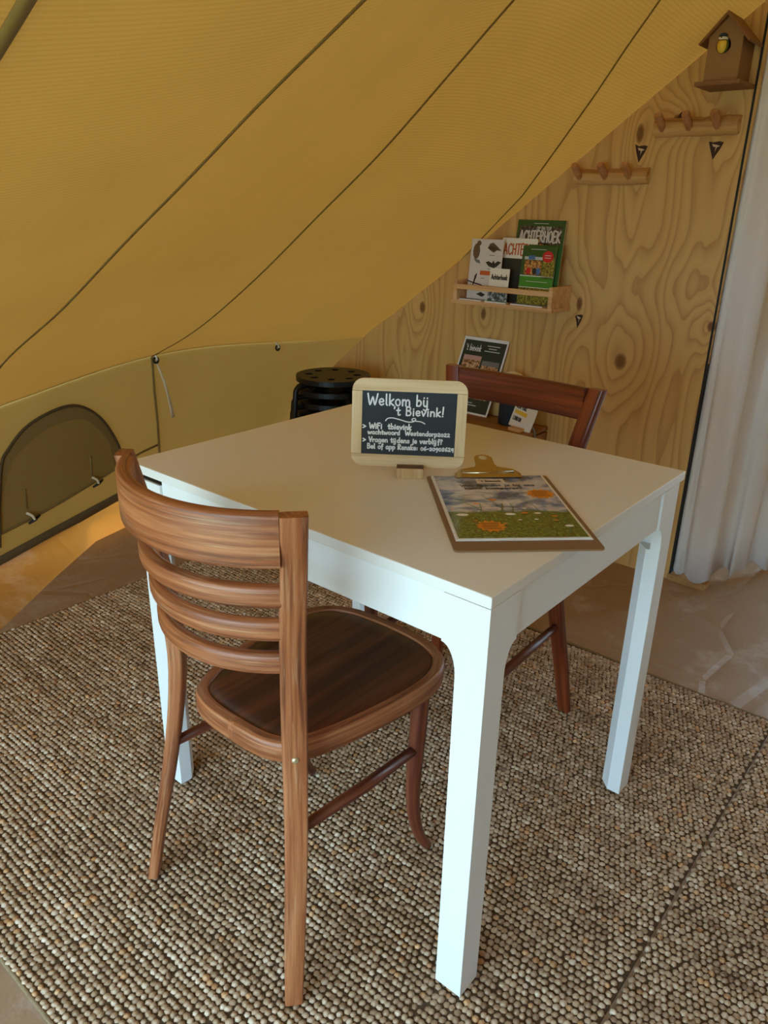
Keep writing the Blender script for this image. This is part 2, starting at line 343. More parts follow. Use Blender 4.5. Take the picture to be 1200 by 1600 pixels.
def m_linen():
    t = NT('white_linen'); v = t.coord(scale=(1, 1, 1)); f = t.noise(t.coord(scale=(500, 500, 60)), 1.0, 2); g = t.noise(v, 6, 3)
    col = t.mix(f, srgb(240, 230, 224), srgb(252, 247, 243))
    d = t.n('BsdfDiffuse', {'Color': col, 'Normal': t.bump(f, .15, .001)}); tr = t.n('BsdfTranslucent', {'Color': (.75, .68, .6, 1)})
    mx = t.n('MixShader', {0: .25, 1: d.outputs[0], 2: tr.outputs[0]}); t.t.links.new(mx.outputs[0], t.out.inputs[0]); return t.m
M['linen'] = m_linen()
M['strap'] = plain('cream_strap', srgb(214, 196, 160), .8)
M['navy'] = mottled('navy_speaker_cloth', srgb(26, 34, 44), srgb(36, 46, 58), 200, .8)
M['ivory'] = plain('ivory_globe', srgb(238, 224, 190), .4)
M['crate'] = wood('brown_crate_wood', srgb(116, 74, 38), srgb(150, 100, 56), srgb(172, 122, 74), 'y', 40, .6, .2, srgb(190, 146, 98))
M['grey_cable'] = plain('grey_cable', srgb(120, 116, 116), .5)
M['grass'] = mottled('meadow', (.20, .20, .10), (.30, .29, .15), 3, .9)
for nm, c in {'leaf_green': (44, 92, 30), 'bright_green': (66, 138, 36), 'cover_green': (52, 84, 30), 'forest_photo': (46, 44, 34), 'orange': (226, 140, 30), 'title_orange': (200, 96, 36), 'cream': (236, 228, 208), 'red': (206, 34, 34), 'cover_white': (216, 206, 196), 'brown_print': (108, 84, 60), 'dark_print': (44, 38, 34), 'blue_print': (70, 110, 160), 'sheet_green': (40, 50, 40), 'photo_pink': (196, 150, 140), 'photo_amber': (206, 150, 70), 'yellow': (240, 202, 70), 'pale_line': (190, 196, 186), 'daisy': (240, 236, 230), 'grey_print': (120, 116, 112), 'skin_print': (196, 140, 90)}.items():
    M[nm] = plain(nm, srgb(*c), .45)
def m_photo(name, c1, c2, c3, scale):
    t = NT(name); f = t.noise(t.coord(), scale, 4, .6); return t.bsdf(t.ramp(f, [(.38, c1), (.5, c2), (.62, c3)]), .4)
M['foliage'] = m_photo('foliage_print', srgb(60, 62, 16), srgb(130, 118, 36), srgb(188, 168, 70), 160)
M['people'] = m_photo('people_print', srgb(70, 50, 28), srgb(170, 110, 50), srgb(224, 170, 90), 110)
M['woods'] = m_photo('woods_print', srgb(30, 28, 22), srgb(60, 52, 40), srgb(120, 106, 88), 120)
M['dish'] = m_photo('dish_print', srgb(60, 50, 40), srgb(190, 130, 60), srgb(214, 190, 170), 120)
M['landscape'] = m_photo('landscape_print', srgb(40, 52, 40), srgb(96, 110, 112), srgb(206, 206, 206), 90)

# ------------------------------------------------------------------ the tent
XF = -1.6      # the open front of the tent
XS = [XF, -.5, .15, .837, 1.8, 3.5]
PR = {.15: [(2.0, .588), (1.671, .800), (1.287, .99), (.993, 1.15), (.768, 1.268), (.591, 1.364), (.355, 1.485), (-.2, 1.79), (-.7, 2.08)],
      .837: [(2.0, .695), (1.745, .81), (1.403, 1.012), (1.127, 1.2), (.901, 1.355), (.715, 1.5), (.558, 1.624), (-.1, 2.08), (-.7, 2.42)],
      1.8: [(2.0, .655), (1.88, .67), (1.768, .724), (1.42, .963), (1.075, 1.219), (.7, 1.505), (.343, 1.775), (-.1, 2.1), (-.7, 2.45)]}
PR[-.5] = [(y, z - .10 - .07 * max(0, 1 - y)) for y, z in PR[.15]]
PR[XF] = [(y, z - .14 - .1 * max(0, 1 - y)) for y, z in PR[.15]]
PR[3.5] = PR[1.8]
for k_ in PR: PR[k_] = sorted(PR[k_])
YR = -.7
YG = np.linspace(2.0, YR, 64)
PZ = {s: hermite([a for a, _ in PR[s]], [b for _, b in PR[s]], YG) for s in XS}
def zroof(x, i): return float(hermite(XS, [PZ[s][i] for s in XS], x))
def zr(x, y):
    return float(hermite(XS, [float(hermite([a for a, _ in PR[s]], [b for _, b in PR[s]], y)) for s in XS], x))
S4 = [(-.7, .75), (.2, 1.2), (.471, 1.378), (.565, 1.433), (.674, 1.507), (.84, 1.608), (1.014, 1.715), (1.259, 1.79), (1.5, 1.86), (2.0, 1.98)]
def seam_x(k):
    if k == 's4': return [float(np.interp(y, [a for a, _ in S4], [b for _, b in S4])) for y in YG]
    return [k] * len(YG)
ceiling = tag(empty('ceiling'), 'sloping ochre canvas tent roof with sewn seams', None, None, 'structure')
def roof_panel(ka, kb, n):
    xa, xb = seam_x(ka), seam_x(kb); v = []; f = []
    for i, y in enumerate(YG):
        for j in range(n + 1):
            x = xa[i] + (xb[i] - xa[i]) * j / n; v.append((x, y, zroof(x, i)))
    for i in range(len(YG) - 1):
        for j in range(n):
            a = i * (n + 1) + j; f.append((a, a + 1, a + n + 2, a + n + 1))
    return obj('canvas_panel', v, f, M['canvas'], ceiling, smooth=True)
for a, b, n in ((XF, -.36, 10), (-.36, .15, 8), (.15, .837, 10), (.837, 's4', 12), ('s4', 3.5, 12)): roof_panel(a, b, n)
def ribbon(name, pts, w, mat, parent, side):
    v = []; f = []
    for p in pts: p = np.array(p); s_ = np.array(side) * w / 2; v += [p - s_, p + s_]
    for i in range(len(pts) - 1): f.append((2 * i, 2 * i + 1, 2 * i + 3, 2 * i + 2))
    o = obj(name, v, f, mat, parent, smooth=True)
    m = o.modifiers.new('cloth', 'SOLIDIFY'); m.thickness = .0012; m.offset = 0
    return o
for k, w in ((-.36, .016), (.15, .0065), (.837, .0065), ('s4', .0075)):
    xs = seam_x(k); ribbon('seam', [(x, y, zroof(x, i) - .0025) for i, (x, y) in enumerate(zip(xs, YG))], w, M['seam'], ceiling, (1, 0, 0))
# far slope, mirrored over the ridge
v = []; f = []; xs = np.linspace(XF, 3.5, 12)
for i in (0, 12, 24, 36, 48, 63):
    for x in xs: v.append((x, 2 * YR - YG[i], zroof(x, i)))
for i in range(5):
    for j in range(11): a = i * 12 + j; f.append((a, a + 1, a + 13, a + 12))
obj('canvas_panel', v, f, M['canvas'], ceiling, smooth=True)

def yh(x): return 2.05 + .33 * (min(max(x, -.1), 1.0) - .2)
ZH = .05
def yw(x, z, off=0.0):
    ze = zr(x, 2.0); return 2.0 + (yh(x) - 2.0) * (ze - z) / (ze - .075) - off
def zhem(x): return float(np.interp(x, [XF, .2, .485, .826, 1.2, 3.5], [.04, .05, .068, .092, .10, .10]))
def wall_side():
    v = []; f = []; xs = np.linspace(XF, 3.5, 70); m = 10
    for x in xs:
        zt = zr(x, 2.0) + .02; zb = zhem(x)
        for j in range(m + 1):
            z = zb + (zt - zb) * j / m; v.append((x, yw(x, z) + .004, z))
    for i in range(len(xs) - 1):
        for j in range(m): a = i * (m + 1) + j; f.append((a, a + 1, a + m + 2, a + m + 1))
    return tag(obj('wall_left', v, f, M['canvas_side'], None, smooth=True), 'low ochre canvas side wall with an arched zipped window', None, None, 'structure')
wall_left = wall_side()
def on_wall(x, z, off=.004): return (x, yw(x, z) - off, z)
# bottom binding, low seam, vertical seam
def wall_strip(name, lo, hi, mat, off=.004, n=40, x0=None, x1=None):
    """strip between two (x, z) polylines sampled over x"""
    xs = np.linspace(x0, x1, n); v = []; f = []
    for x in xs: v += [on_wall(x, float(np.interp(x, *zip(*lo))), off), on_wall(x, float(np.interp(x, *zip(*hi))), off)]
    for i in range(n - 1): f.append((2 * i, 2 * i + 1, 2 * i + 3, 2 * i + 2))
    o = obj(name, v, f, mat, wall_left, smooth=True); m = o.modifiers.new('cloth', 'SOLIDIFY'); m.thickness = .0015; return o
hem = [(XF, .04), (.2, .05), (.485, .068), (.826, .092), (1.2, .10), (3.5, .10)]
wall_strip('hem_binding', hem, [(x, z + .042) for x, z in hem], M['hem'], .005, 60, XF, 3.5)
ls = [(XF, .15), (.216, .171), (.345, .181), (.486, .2), (.637, .229), (.748, .254), (.845, .282), (.949, .293)]
wall_strip('seam', [(x, z - .005) for x, z in ls], [(x, z + .005) for x, z in ls], M['binding'], .005, 60, XF, .949)
def wall_tube(name, pts, r, mat, off=.006): return MB().tube([on_wall(x, z, off) for x, z in pts], r, 6).obj(name, mat, wall_left, smooth=True)
wall_tube('seam', [(.836, .69), (.874, .55), (.92, .41), (.971, .252), (1.03, .1)], .0045, M['binding'], .003)
ao = [(.205, .13), (.225, .30), (.248, .421), (.274, .463), (.336, .523), (.406, .555), (.489, .571), (.552, .558), (.619, .512), (.68, .439), (.741, .336), (.752, .262)]
ai = [(.2, .12), (.21, .2), (.229, .269), (.26, .364), (.293, .424), (.354, .466), (.427, .5), (.502, .509), (.566, .499), (.623, .453), (.68, .381), (.722, .262)]
AO = [p for p in catmull(ao, 5)]; AI = [p for p in catmull(ai, 5)]
v = []; f = []
for p, q in zip(AO, AI): v += [on_wall(*p, .0055), on_wall(*q, .0055)]
for i in range(len(AO) - 1): f.append((2 * i, 2 * i + 1, 2 * i + 3, 2 * i + 2))
arch = obj('window_flap_border', v, f, M['canvas_double'], wall_left, smooth=True)
v = [on_wall(*p, .003) for p in AI]; f = []
low = [(float(p[0]), float(np.interp(p[0], *zip(*ls)))) for p in AI]; k = len(v); v += [on_wall(*p, .003) for p in low]
for i in range(len(AI) - 1): f.append((i, i + 1, k + i + 1, k + i))
obj('window_flap', v, f, M['flap'], wall_left, smooth=True)
wall_tube('zip', [(p[0], p[1] - .006) for p in AO], .005, M['zip'], .007)
wall_tube('tie_seam', [(.323, .30), (.323, .223)], .003, M['binding'], .004); wall_tube('tie_seam', [(.6, .345), (.606, .30), (.613, .259)], .003, M['binding'], .004)
def toggle(x, z, dx):
    a = np.array(on_wall(x - .012, z + .012, .004)); b = np.array(on_wall(x + .012, z - .02, .018)); mid = (a + b) / 2 + np.array([0, -.012, .006])
    MB().tube(catmull([a, mid, b], 4), .005, 6).obj('toggle_loop', M['strap'], wall_left, smooth=True)
    MB().tube([b + np.array([-.022, .004, -.004 - dx]), b, b + np.array([.022, .004, .004 + dx])], [.004, .0065, .004], 8).obj('toggle', M['black'], wall_left, smooth=True)
toggle(.334, .197, .006); toggle(.625, .239, .006)
def eave_ring(x, z, y=2.0):
    ring = [(x + .010 * math.cos(a), y - .012, z - .012 + .010 * math.sin(a)) for a in np.linspace(0, 2 * math.pi, 13)]
    MB().tube(ring, .0042, 6, False).obj('eave_ring', M['black'], wall_left, smooth=True)
    MB().tube([(x, y + .0, z + .008), (x, y - .014, z + .0), (x + .003, y - .016, z - .012)], .004, 6).obj('ring_loop', M['paper'], wall_left, smooth=True)
for x, z in ((.842, .694), (1.442, .668), (2.035, .664)): eave_ring(x, z, 1.995)
sp_ = [(.842, 1.985, .68), (.86, 1.985, .63), (.885, 2.0, .57), (.915, 2.02, .50), (.935, 2.04, .455), (.945, 2.05, .44), (.937, 2.05, .435), (.924, 2.035, .455), (.905, 2.015, .51), (.87, 1.985, .61)]
sp = catmull(sp_, 4)
MB().sweep(sp, rrect(.010, .0016, .0007, 1), [(1, 0, .1)] * len(sp), [(0, 1, 0)] * len(sp)).obj('hanging_strap', M['strap'], wall_left, smooth=True)

# groundsheet: flat, then a crease and a loose upstand that meets the side wall
def crease(x): return float(np.interp(x, [XF, .05, .34, .6, .85, 1.2, 3.5], [1.0, 1.75, 1.962, 2.137, 2.2, 2.22, 2.22]))
def grid(rows, name, mat, parent=None):
    n = len(rows[0]); v = [p for r in rows for p in r]; f = [(i * n + j, i * n + j + 1, (i + 1) * n + j + 1, (i + 1) * n + j) for i in range(len(rows) - 1) for j in range(n - 1)]
    return obj(name, v, f, mat, parent, smooth=True)
xs = np.linspace(XF, 3.5, 110); R1 = []; R2 = []
for x in xs:
    c = crease(x); yt = yh(x) + .006; zt = zhem(x) + .012
    R1.append([(x, -3.4 + (c + 3.4) * t, -.012) for t in np.linspace(0, 1, 12)])
    R2.append([(x, c + (yt - c) * t, -.012 + (zt + .012) * t ** .85 + .006 * math.sin(9 * x + 4 * t) * math.sin(math.pi * t)) for t in np.linspace(0, 1, 12)])
floor = tag(grid(R1, 'floor', M['tarp']), 'wrinkled brown groundsheet turning up along the side wall', None, None, 'structure')
grid(R2, 'groundsheet_upstand', M['upstand'], floor)
ground = tag(MB().box((-14, -16, -.25), (18, 16, -.09)).obj('ground', M['grass']), 'grass field around the tent', None, None, 'structure')
MB().box((XF - .05, -3.5, -.0895), (3.55, 1.55, -.0165)).obj('levelled_pad', M['grass'], ground)
# walls outside the picture
far = tag(obj('wall_far', [(3.5, 2.05, -.02), (3.5, -.10, -.02), (3.5, -.10, 2.02), (3.5, 2.05, .66)], [(0, 1, 2, 3)], M['canvas_side']), 'canvas end wall behind the partition', None, None, 'structure')
obj('canvas_panel', [(3.5, -.75, -.02), (3.5, -3.45, -.02), (3.5, -3.45, .7), (3.5, -.75, 2.44)], [(0, 1, 2, 3)], M['canvas_side'], far)  # opening between the two panels added to light the curtain from behind
rgt = tag(obj('wall_right', [(XF, -3.4, -.02), (3.5, -3.4, -.02), (3.5, -3.4, .66), (XF, -3.4, .45)], [(0, 1, 2, 3)], M['canvas_side']), 'canvas side wall opposite', None, None, 'structure')

OY0, OY1 = -.5, .95      # entrance gap; unseen front wall added beside it to shape the daylight
fw = tag(obj('wall_front', [(XF, -3.4, -.02), (XF, OY0, -.02), (XF, OY0, zr(XF, -1.4 - OY0)), (XF, -3.4, zr(XF, 2.0))], [(0, 1, 2, 3)], M['canvas_side']), 'canvas front wall beside the open entrance', None, None, 'structure')
obj('canvas_panel', [(XF, OY1, -.02), (XF, 2.1, -.02), (XF, 2.0, zr(XF, 2.0))] + [(XF, y, zr(XF, y)) for y in (1.6, 1.2, OY1)], [(0, 1, 2, 3, 4, 5)], M['canvas_side'], fw)

# plywood partition
PX = 1.8
poly = [(.333, -.012), (2.0, -.012), (2.0, .527), (1.768, .719), (1.42, .958), (1.075, 1.214), (.7, 1.5), (.343, 1.768), (.318, 1.786)]
wall_back = tag(MB().prism(poly, PX, PX + .015, lambda p, h: (h, p[0], p[1])).obj('wall_back', M['ply']), 'golden plywood partition with bold swirling grain and knots', None, None, 'structure')
def chip(y, z, w, h, tilt=0):
    sh = [(-.5, .30), (-.22, .36), (.18, .31), (.5, .36 + tilt * 20), (.36, .02), (.2, -.34), (.06, -.64), (-.12, -.36), (-.34, -.05)]
    o = MB().prism([(a * w, b * h) for a, b in sh], PX - .0012, PX + .001, lambda p, q: (q, y + p[0], z + p[1])).obj('knot_chip', M['plug'], wall_back)
    MB().prism([(-w * .30, h * .10), (-w * .05, h * .17), (w * .26, h * .22), (w * .12, h * .05), (-w * .02, h * .06), (0, -h * .22), (-w * .1, h * .03)], PX - .0016, PX, lambda p, q: (q, y + p[0], z + p[1])).obj('chip_split', M['resin'], o)
chip(.646, 1.398, .042, .05, .004); chip(.415, 1.402, .044, .05, 0); chip(.794, .862, .03, .048, -.008)
for y, z, w in ((.53, 1.487, .012),):
    MB().prism([(w * math.cos(a), 1.5 * w * math.sin(a)) for a in np.linspace(0, 2 * math.pi, 11)[:-1]], PX - .0006, PX + .001, lambda p, q: (q, y + p[0], z + p[1])).obj('knot', M['plug' if w < .0145 else 'mdf_edge'], wall_back)
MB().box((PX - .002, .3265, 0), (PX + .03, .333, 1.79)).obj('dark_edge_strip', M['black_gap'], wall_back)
MB().box((PX - .01, .20, -.012), (PX + .03, .335, .012)).obj('floor_batten', M['ply_edge'], wall_back)

# curtain
cb = [(1.835, .331), (1.812, .318), (1.812, .300), (1.79, .27), (1.78, .235), (1.80, .2), (1.87, .208), (1.93, .2), (1.935, .172), (1.925, .147), (1.97, .13), (2.03, .142), (2.055, .112), (2.06, .085), (2.1, .072), (2.16, .085), (2.19, .05), (2.2, .02), (2.27, .03), (2.31, -.03), (2.4, -.07), (2.46, -.05), (2.55, -.12), (2.66, -.12), (2.75, -.2)]
cbs = catmull(cb, 5); v = []; f = []; nz = 14
for k in range(nz + 1):
    t = k / nz; z = .022 + t * 2.25
    for i, p in enumerate(cbs):
        q = np.array(p); base = np.array([np.interp(i / len(cbs), [0, 1], [1.85, 2.75]), np.interp(i / len(cbs), [0, 1], [.325, -.2])])
        q = base + (q - base) * (1 - .25 * t * min(1, i / 8)) + np.array([.004 * math.sin(9 * t + i * .7), .006 * math.sin(5 * t + i * .45)]) * (1 - t * .5) * min(1, i / 8)
        dz = .012 * math.sin(i * .55) * (1 - t); v.append((q[0], q[1], z + dz))
n_ = len(cbs)
for k in range(nz):
    for i in range(n_ - 1): a = k * n_ + i; f.append((a, a + 1, a + n_ + 1, a + n_))
cur = tag(obj('curtain', v, f, M['linen'], None, smooth=True), 'white linen curtain hanging in folds beside the plywood wall', 'curtain')
m_ = cur.modifiers.new('cloth', 'SOLIDIFY'); m_.thickness = .002

# ------------------------------------------------------------------ rugs
def make_rug(name, x0, x1, y0, y1, label, seed, butt):
    r = np.random.default_rng(seed)
    root = tag(empty(name, ((x0 + x1) / 2, (y0 + y1) / 2, -.012)), label, 'rug', 'natural jute rugs on the tent floor')
    inv = np.array([(x0 + x1) / 2, (y0 + y1) / 2, -.012])
    MB().box(np.array((x0, y0, -.012)) - inv, np.array((x1, y1, -.0065)) - inv).obj('backing', M['rug_base'], root)
    px, py = .0128, .0112
    nx = int((x1 - x0) / px); ny = int((y1 - y0) / py)
    gx, gy = np.meshgrid(np.arange(nx), np.arange(ny), indexing='ij'); gx = gx.ravel(); gy = gy.ravel(); K = len(gx)
    jit = .0015
    wob = .004 * np.sin(gy * .05 + gx * .11) + .002 * np.sin(gy * .021 + 1.3)
    cx = x0 + (gx + .5) * px + wob + r.normal(0, jit * .5, K); cy = y0 + (gy + .5 + .5 * (gx % 2)) * py + r.normal(0, jit * .8, K)
    row_t = r.normal(0, 1, nx); band = np.sin(np.arange(ny) * .16 + r.uniform(0, 6)) * .5
    along = np.convolve(r.normal(0, 1, ny + 40), np.ones(12) / 12, 'same')[:ny] * 1.6
    sx = .0065 * r.uniform(.84, 1.15, K); sy = .0069 * r.uniform(.84, 1.22, K); hz = .0088 * r.uniform(.7, 1.1, K)
    ang = .6 + r.normal(0, .4, K)
    nseg = 6; rings = [(1.0, 0.0), (.93, .42), (.66, .78)]
    tv = [(c * math.cos(2 * math.pi * j / nseg), c * math.sin(2 * math.pi * j / nseg), h) for c, h in rings for j in range(nseg)] + [(0, 0, 1.0)]
    tv = np.array(tv); tf = []
    for a in range(2):
        for j in range(nseg): tf += [(a * nseg + j, a * nseg + (j + 1) % nseg, (a + 1) * nseg + (j + 1) % nseg), (a * nseg + j, (a + 1) * nseg + (j + 1) % nseg, (a + 1) * nseg + j)]
    for j in range(nseg): tf.append((2 * nseg + j, 2 * nseg + (j + 1) % nseg, 3 * nseg))
    tf = np.array(tf); V = len(tv)
    X = tv[None, :, 0] * sx[:, None]; Yv = tv[None, :, 1] * sy[:, None]; Zv = tv[None, :, 2] * hz[:, None]
    ca, sa = np.cos(ang)[:, None], np.sin(ang)[:, None]
    P = np.stack([X * ca - Yv * sa + cx[:, None] - inv[0], X * sa + Yv * ca + cy[:, None] - inv[1], Zv - .0098 - inv[2]], -1).reshape(-1, 3).astype(np.float32)
    F = (tf[None] + (np.arange(K) * V)[:, None, None]).reshape(-1, 3).astype(np.int32)
    me = bpy.data.meshes.new('loop_pile'); me.vertices.add(len(P)); me.vertices.foreach_set('co', P.ravel())
    me.loops.add(F.size); me.loops.foreach_set('vertex_index', F.ravel()); me.polygons.add(len(F))
    me.polygons.foreach_set('loop_start', np.arange(0, F.size, 3, dtype=np.int32)); me.polygons.foreach_set('use_smooth', np.ones(len(F), bool)); me.update(calc_edges=True)
    seg = r.normal(0, 1, (nx, ny + 60)); ker = np.ones(34) / 34 ** .5
    seg = np.stack([np.convolve(q, ker, 'same')[:ny] for q in seg])
    seg = seg * .75 + np.roll(seg, 1, 0) * .5
    tone = r.normal(0, .7, K) + .55 * seg[gx, gy] + .35 * along[gy]
    tt = np.clip(.5 + .2 * tone, 0, 1)[:, None]
    c0, c1, c2 = np.array(srgb(134, 100, 70)), np.array(srgb(190, 157, 122)), np.array(srgb(236, 212, 184))
    col = np.where(tt < .5, c0 + (c1 - c0) * tt * 2, c1 + (c2 - c1) * (tt * 2 - 1)); warm = r.uniform(0, 1, (K, 1)) < .05
    col = np.where(warm, col * np.array([1.1, .86, .6]), col)
    at = me.attributes.new('tone', 'FLOAT_COLOR', 'POINT'); at.data.foreach_set('color', np.repeat(np.concatenate([col, np.ones((K, 1))], 1), V, 0).astype(np.float32).ravel())
    me.materials.append(M['rug']); o = bpy.data.objects.new('loop_pile', me); COL.objects.link(o); o.parent = root; o['kind'] = 'stuff'
    # bound edges: a braided cord along the border
    for (a, b) in [e for e in (((x0, y0), (x0, y1)), ((x1, y0), (x1, y1)), ((x0, y1), (x1, y1)), ((x0, y0), (x1, y0))) if not (e[0][1] == e[1][1] == butt)]:
        n = 60; pts = [(a[0] + (b[0] - a[0]) * i / n - inv[0], a[1] + (b[1] - a[1]) * i / n - inv[1], .0042 + .0008 * math.sin(i * 2.1)) for i in range(n + 1)]
        MB().tube(pts, .0042, 6).obj('bound_edge', M['rug_edge'], root, smooth=True)
    return root
make_rug('jute_rug', -.46, 1.15, -.1950, 1.712, 'woven jute rug with chunky loops lying under the white table', 3, -.1950)
make_rug('jute_rug', -.46, 1.15, -1.10, -.2035, 'second jute rug butted against the first, seam running past the right table leg', 5, -.2035)

# ------------------------------------------------------------------ table
TW, TD, TH = .700, .835, .75
FW, FD = .676, .811
table = tag(empty('dining_table'), 'white square dining table with rounded leg brackets on jute rug', 'table')
obj_top = MB().box((0, 0, TH - .018), (TW, TD, TH)).obj('tabletop', M['top'], table, bevel=.0015)
def leg_mesh(x0, y0, sx, sy, zt):
    mb = MB(); P, w, c, t = .05, .076, .022, .02
    arc = [(P + .026 - .026 * math.sin(a), .655 - .05 * (1 - math.cos(a))) for a in np.linspace(0, math.pi / 2, 9)]
    prof = [(0, 0), (P, 0)] + arc[::-1] + [(w, zt), (0, zt)]
    mb.prism(prof, 0.0, t, lambda p, h: (x0 + sx * p[0], y0 + sy * h, p[1]))
    mb.prism([(max(p[0], t), p[1]) for p in prof], 0.0, t, lambda p, h: (x0 + sx * h, y0 + sy * p[0], p[1]))
    mb.prism([(t, t), (P, t), (P, P - c), (P - c, P), (t, P)], 0, .60, lambda p, h: (x0 + sx * p[0], y0 + sy * p[1], h))
    return mb
for (x, y, sx, sy, zt) in ((0, 0, 1, 1, .7315), (FW, 0, -1, 1, .7315), (0, FD, 1, -1, .7225), (FW, FD, -1, -1, .7225)):
    leg_mesh(x, y, sx, sy, zt).obj('leg', M['white'], table)
a0, a1 = .0776, .0042
MB().box((a0, a1, .655), (FW - a0, .019, .7318)).obj('apron', M['white'], table, bevel=.001)
MB().box((a0, FD - .019, .655), (FW - a0, FD - a1, .7255)).obj('apron', M['white'], table, bevel=.001)
MB().box((a1, a0, .655), (.019, FD - a0, .7318)).obj('apron', M['white'], table, bevel=.001)
MB().box((FW - .019, a0, .655), (FW - a1, FD - a0, .7318)).obj('apron', M['white'], table, bevel=.001)
MB().box((.0045, .732, .7228), (.03, .808, .7318)).obj('gap_shade_strip', M['black'], table)  # black strip added to put shade into the gap under the top
MB().box((.03, .30, .665), (.64, .33, .71)).obj('crossbar', M['white'], table, bevel=.001)

# ------------------------------------------------------------------ chairs
def make_chair(loc, rz, lean, mats, label, bow=49, slats=((.722, .757), (.664, .699), (.605, .640)), bar=(.315, .285)):
    root = tag(empty('dining_chair', loc, rz), label, 'chair', 'two wooden dining chairs')
    L = lambda p: (p[0], p[1] + lean * p[2], p[2])
    Lm = lambda P: [L(p) for p in P]
    ST = [(0, .196, 0), (.014, .183, .12), (.034, .165, .27), (.046, .150, .40), (.05, .143, .50), (.046, .145, .58), (.038, .152, .67), (.025, .167, .77), (.009, .184, .868)]
    st = [tuple(p) for p in catmull(ST, 4)]
    zz = [p[2] for p in st]
    sx_ = lambda z: float(np.interp(z, zz, [p[0] for p in st])); sy_ = lambda z: float(np.interp(z, zz, [p[1] for p in st]))
    A = math.radians(bow)
    # back posts running into the rear legs
    for s in (-1, 1):
        path = [L((p[0], s * p[1], p[2])) for p in st]; n = len(path)
        side = (math.sin(A), s * math.cos(A), 0); nor = (-math.cos(A), s * math.sin(A), 0)
        sc = [(np.interp(p[2], [0, .12, .5, .87], [.82, .92, 1.08, .98]), np.interp(p[2], [0, .5, .87], [.85, 1.1, .95])) for p in st]
        post = MB().sweep(path, rrect(.036, .023, .004), [side] * n, [nor] * n, sc).obj('back_leg', mats['z'], root, auto=40)
        c = np.array(L((sx_(.452), s * sy_(.452), .452))) + np.array(nor) * .0125
        mb = MB(); nn = np.array(nor); a_ = np.array(side); b_ = np.array([0, 0, 1.])
        mb.sweep([c - nn * .002, c + nn * .0008, c + nn * .0028, c + nn * .0036], [(math.cos(t), math.sin(t)) for t in np.linspace(0, 2 * math.pi, 13)[:-1]], [a_] * 4, [b_] * 4, [.0056, .0056, .0042, .0013])
        mb.obj('bolt', M['brass'], post, smooth=True)
    def rail(name, z0, z1, th, rad, mat, inset):
        zc = (z0 + z1) / 2; h = sy_(zc); x = sx_(zc); Rr = h / math.sin(A); cx = x + Rr * math.cos(A); th_ = A - inset / Rr
        ang = np.linspace(-th_, th_, 25); path = []; sd = []; nr = []
        for t in ang: path.append(L((cx - Rr * math.cos(t), Rr * math.sin(t), zc))); sd.append((0, 0, 1)); nr.append((-math.cos(t), math.sin(t), 0))
        return MB().sweep(path, rrect(z1 - z0, th, rad, 4), sd, nr).obj(name, mat, root, auto=50)
    rail('top_rail', .793, .868, .021, .006, mats['y'], .0172)
    for z0, z1 in slats: rail('back_slat', z0, z1, .020, .0098, mats['y'], .012)
    # seat: bentwood rim with an inset veneer panel
    half = [(.045, 0), (.046, .045), (.053, .085), (.072, .118), (.115, .142), (.19, .162), (.27, .176), (.335, .181), (.39, .174), (.435, .148), (.46, .10), (.468, .05), (.47, 0)]
    full = half + [(x, -y) for x, y in half[-2:0:-1]]
    SZ = .017; O = np.array(catmull(full, 4, True)) - np.array([.006, 0]); cen = np.array([.264, 0])
    nrm = np.roll(O, -1, 0) - np.roll(O, 1, 0); nrm = np.stack([nrm[:, 1], -nrm[:, 0]], 1); nrm /= np.linalg.norm(nrm, axis=1)[:, None]
    if ((O - cen) * nrm).sum() < 0: nrm = -nrm
    def loop(ins, z): return [L((p[0] - q[0] * ins, p[1] - q[1] * ins, z - SZ)) for p, q in zip(O, nrm)]
    def loft(name, loops, mat, capa=False, capb=False):
        n = len(loops[0]); v = [p for l in loops for p in l]; f = []
        for i in range(len(loops) - 1):
            for j in range(n): f.append((i * n + j, i * n + (j + 1) % n, (i + 1) * n + (j + 1) % n, (i + 1) * n + j))
        if capa: f.append(tuple(range(n))[::-1])
        if capb: f.append(tuple(range((len(loops) - 1) * n, len(loops) * n)))
        arc = np.concatenate([[0], np.cumsum(np.linalg.norm(np.diff(np.array(O), axis=0), axis=1))])
        gr = [(i * .006, p[2], arc[j]) for i, l in enumerate(loops) for j, p in enumerate(l)]
        return obj(name, v, f, mat, root, auto=50, grain=gr)
    loft('seat_frame', [loop(.028, .424), loop(.004, .424), loop(0, .428), loop(0, .456), loop(.003, .461), loop(.007, .4625), loop(.020, .4615), loop(.023, .457), loop(.028, .457), loop(.028, .424)], mats['rim'])
    loft('seat', [loop(.0235, .452), loop(.0235, .4585), loop(.028, .4600)] + [[L((cen[0] + (p[0] - cen[0]) * k, (p[1]) * k, z - SZ)) for p in (O - nrm * .028)] for k, z in ((.85, .4588), (.6, .4572), (.3, .4562), (.05, .456))], mats['seat'], True, True)
    # front legs, turned and kicked forward at the foot
    for s in (-1, 1):
        pts = catmull([(.352, s * .155, .420), (.350, s * .157, .33), (.347, s * .158, .22), (.354, s * .159, .13), (.376, s * .162, .055), (.405, s * .166, .004)], 4)
        rr = [float(np.interp(p[2], [0, .1, .25, .44], [.0095, .0125, .0155, .0175])) for p in pts]
        lg = MB().tube(Lm(pts), rr, 14).obj('front_leg', mats['leg'], root, smooth=True)
        MB().lathe([(0, 0), (.0085, 0), (.0095, .002), (.0095, .0045), (0, .0045)], L((.4075, s * .1665, 0)), 12).obj('glide', M['glide'], lg)
        zb, zf = bar
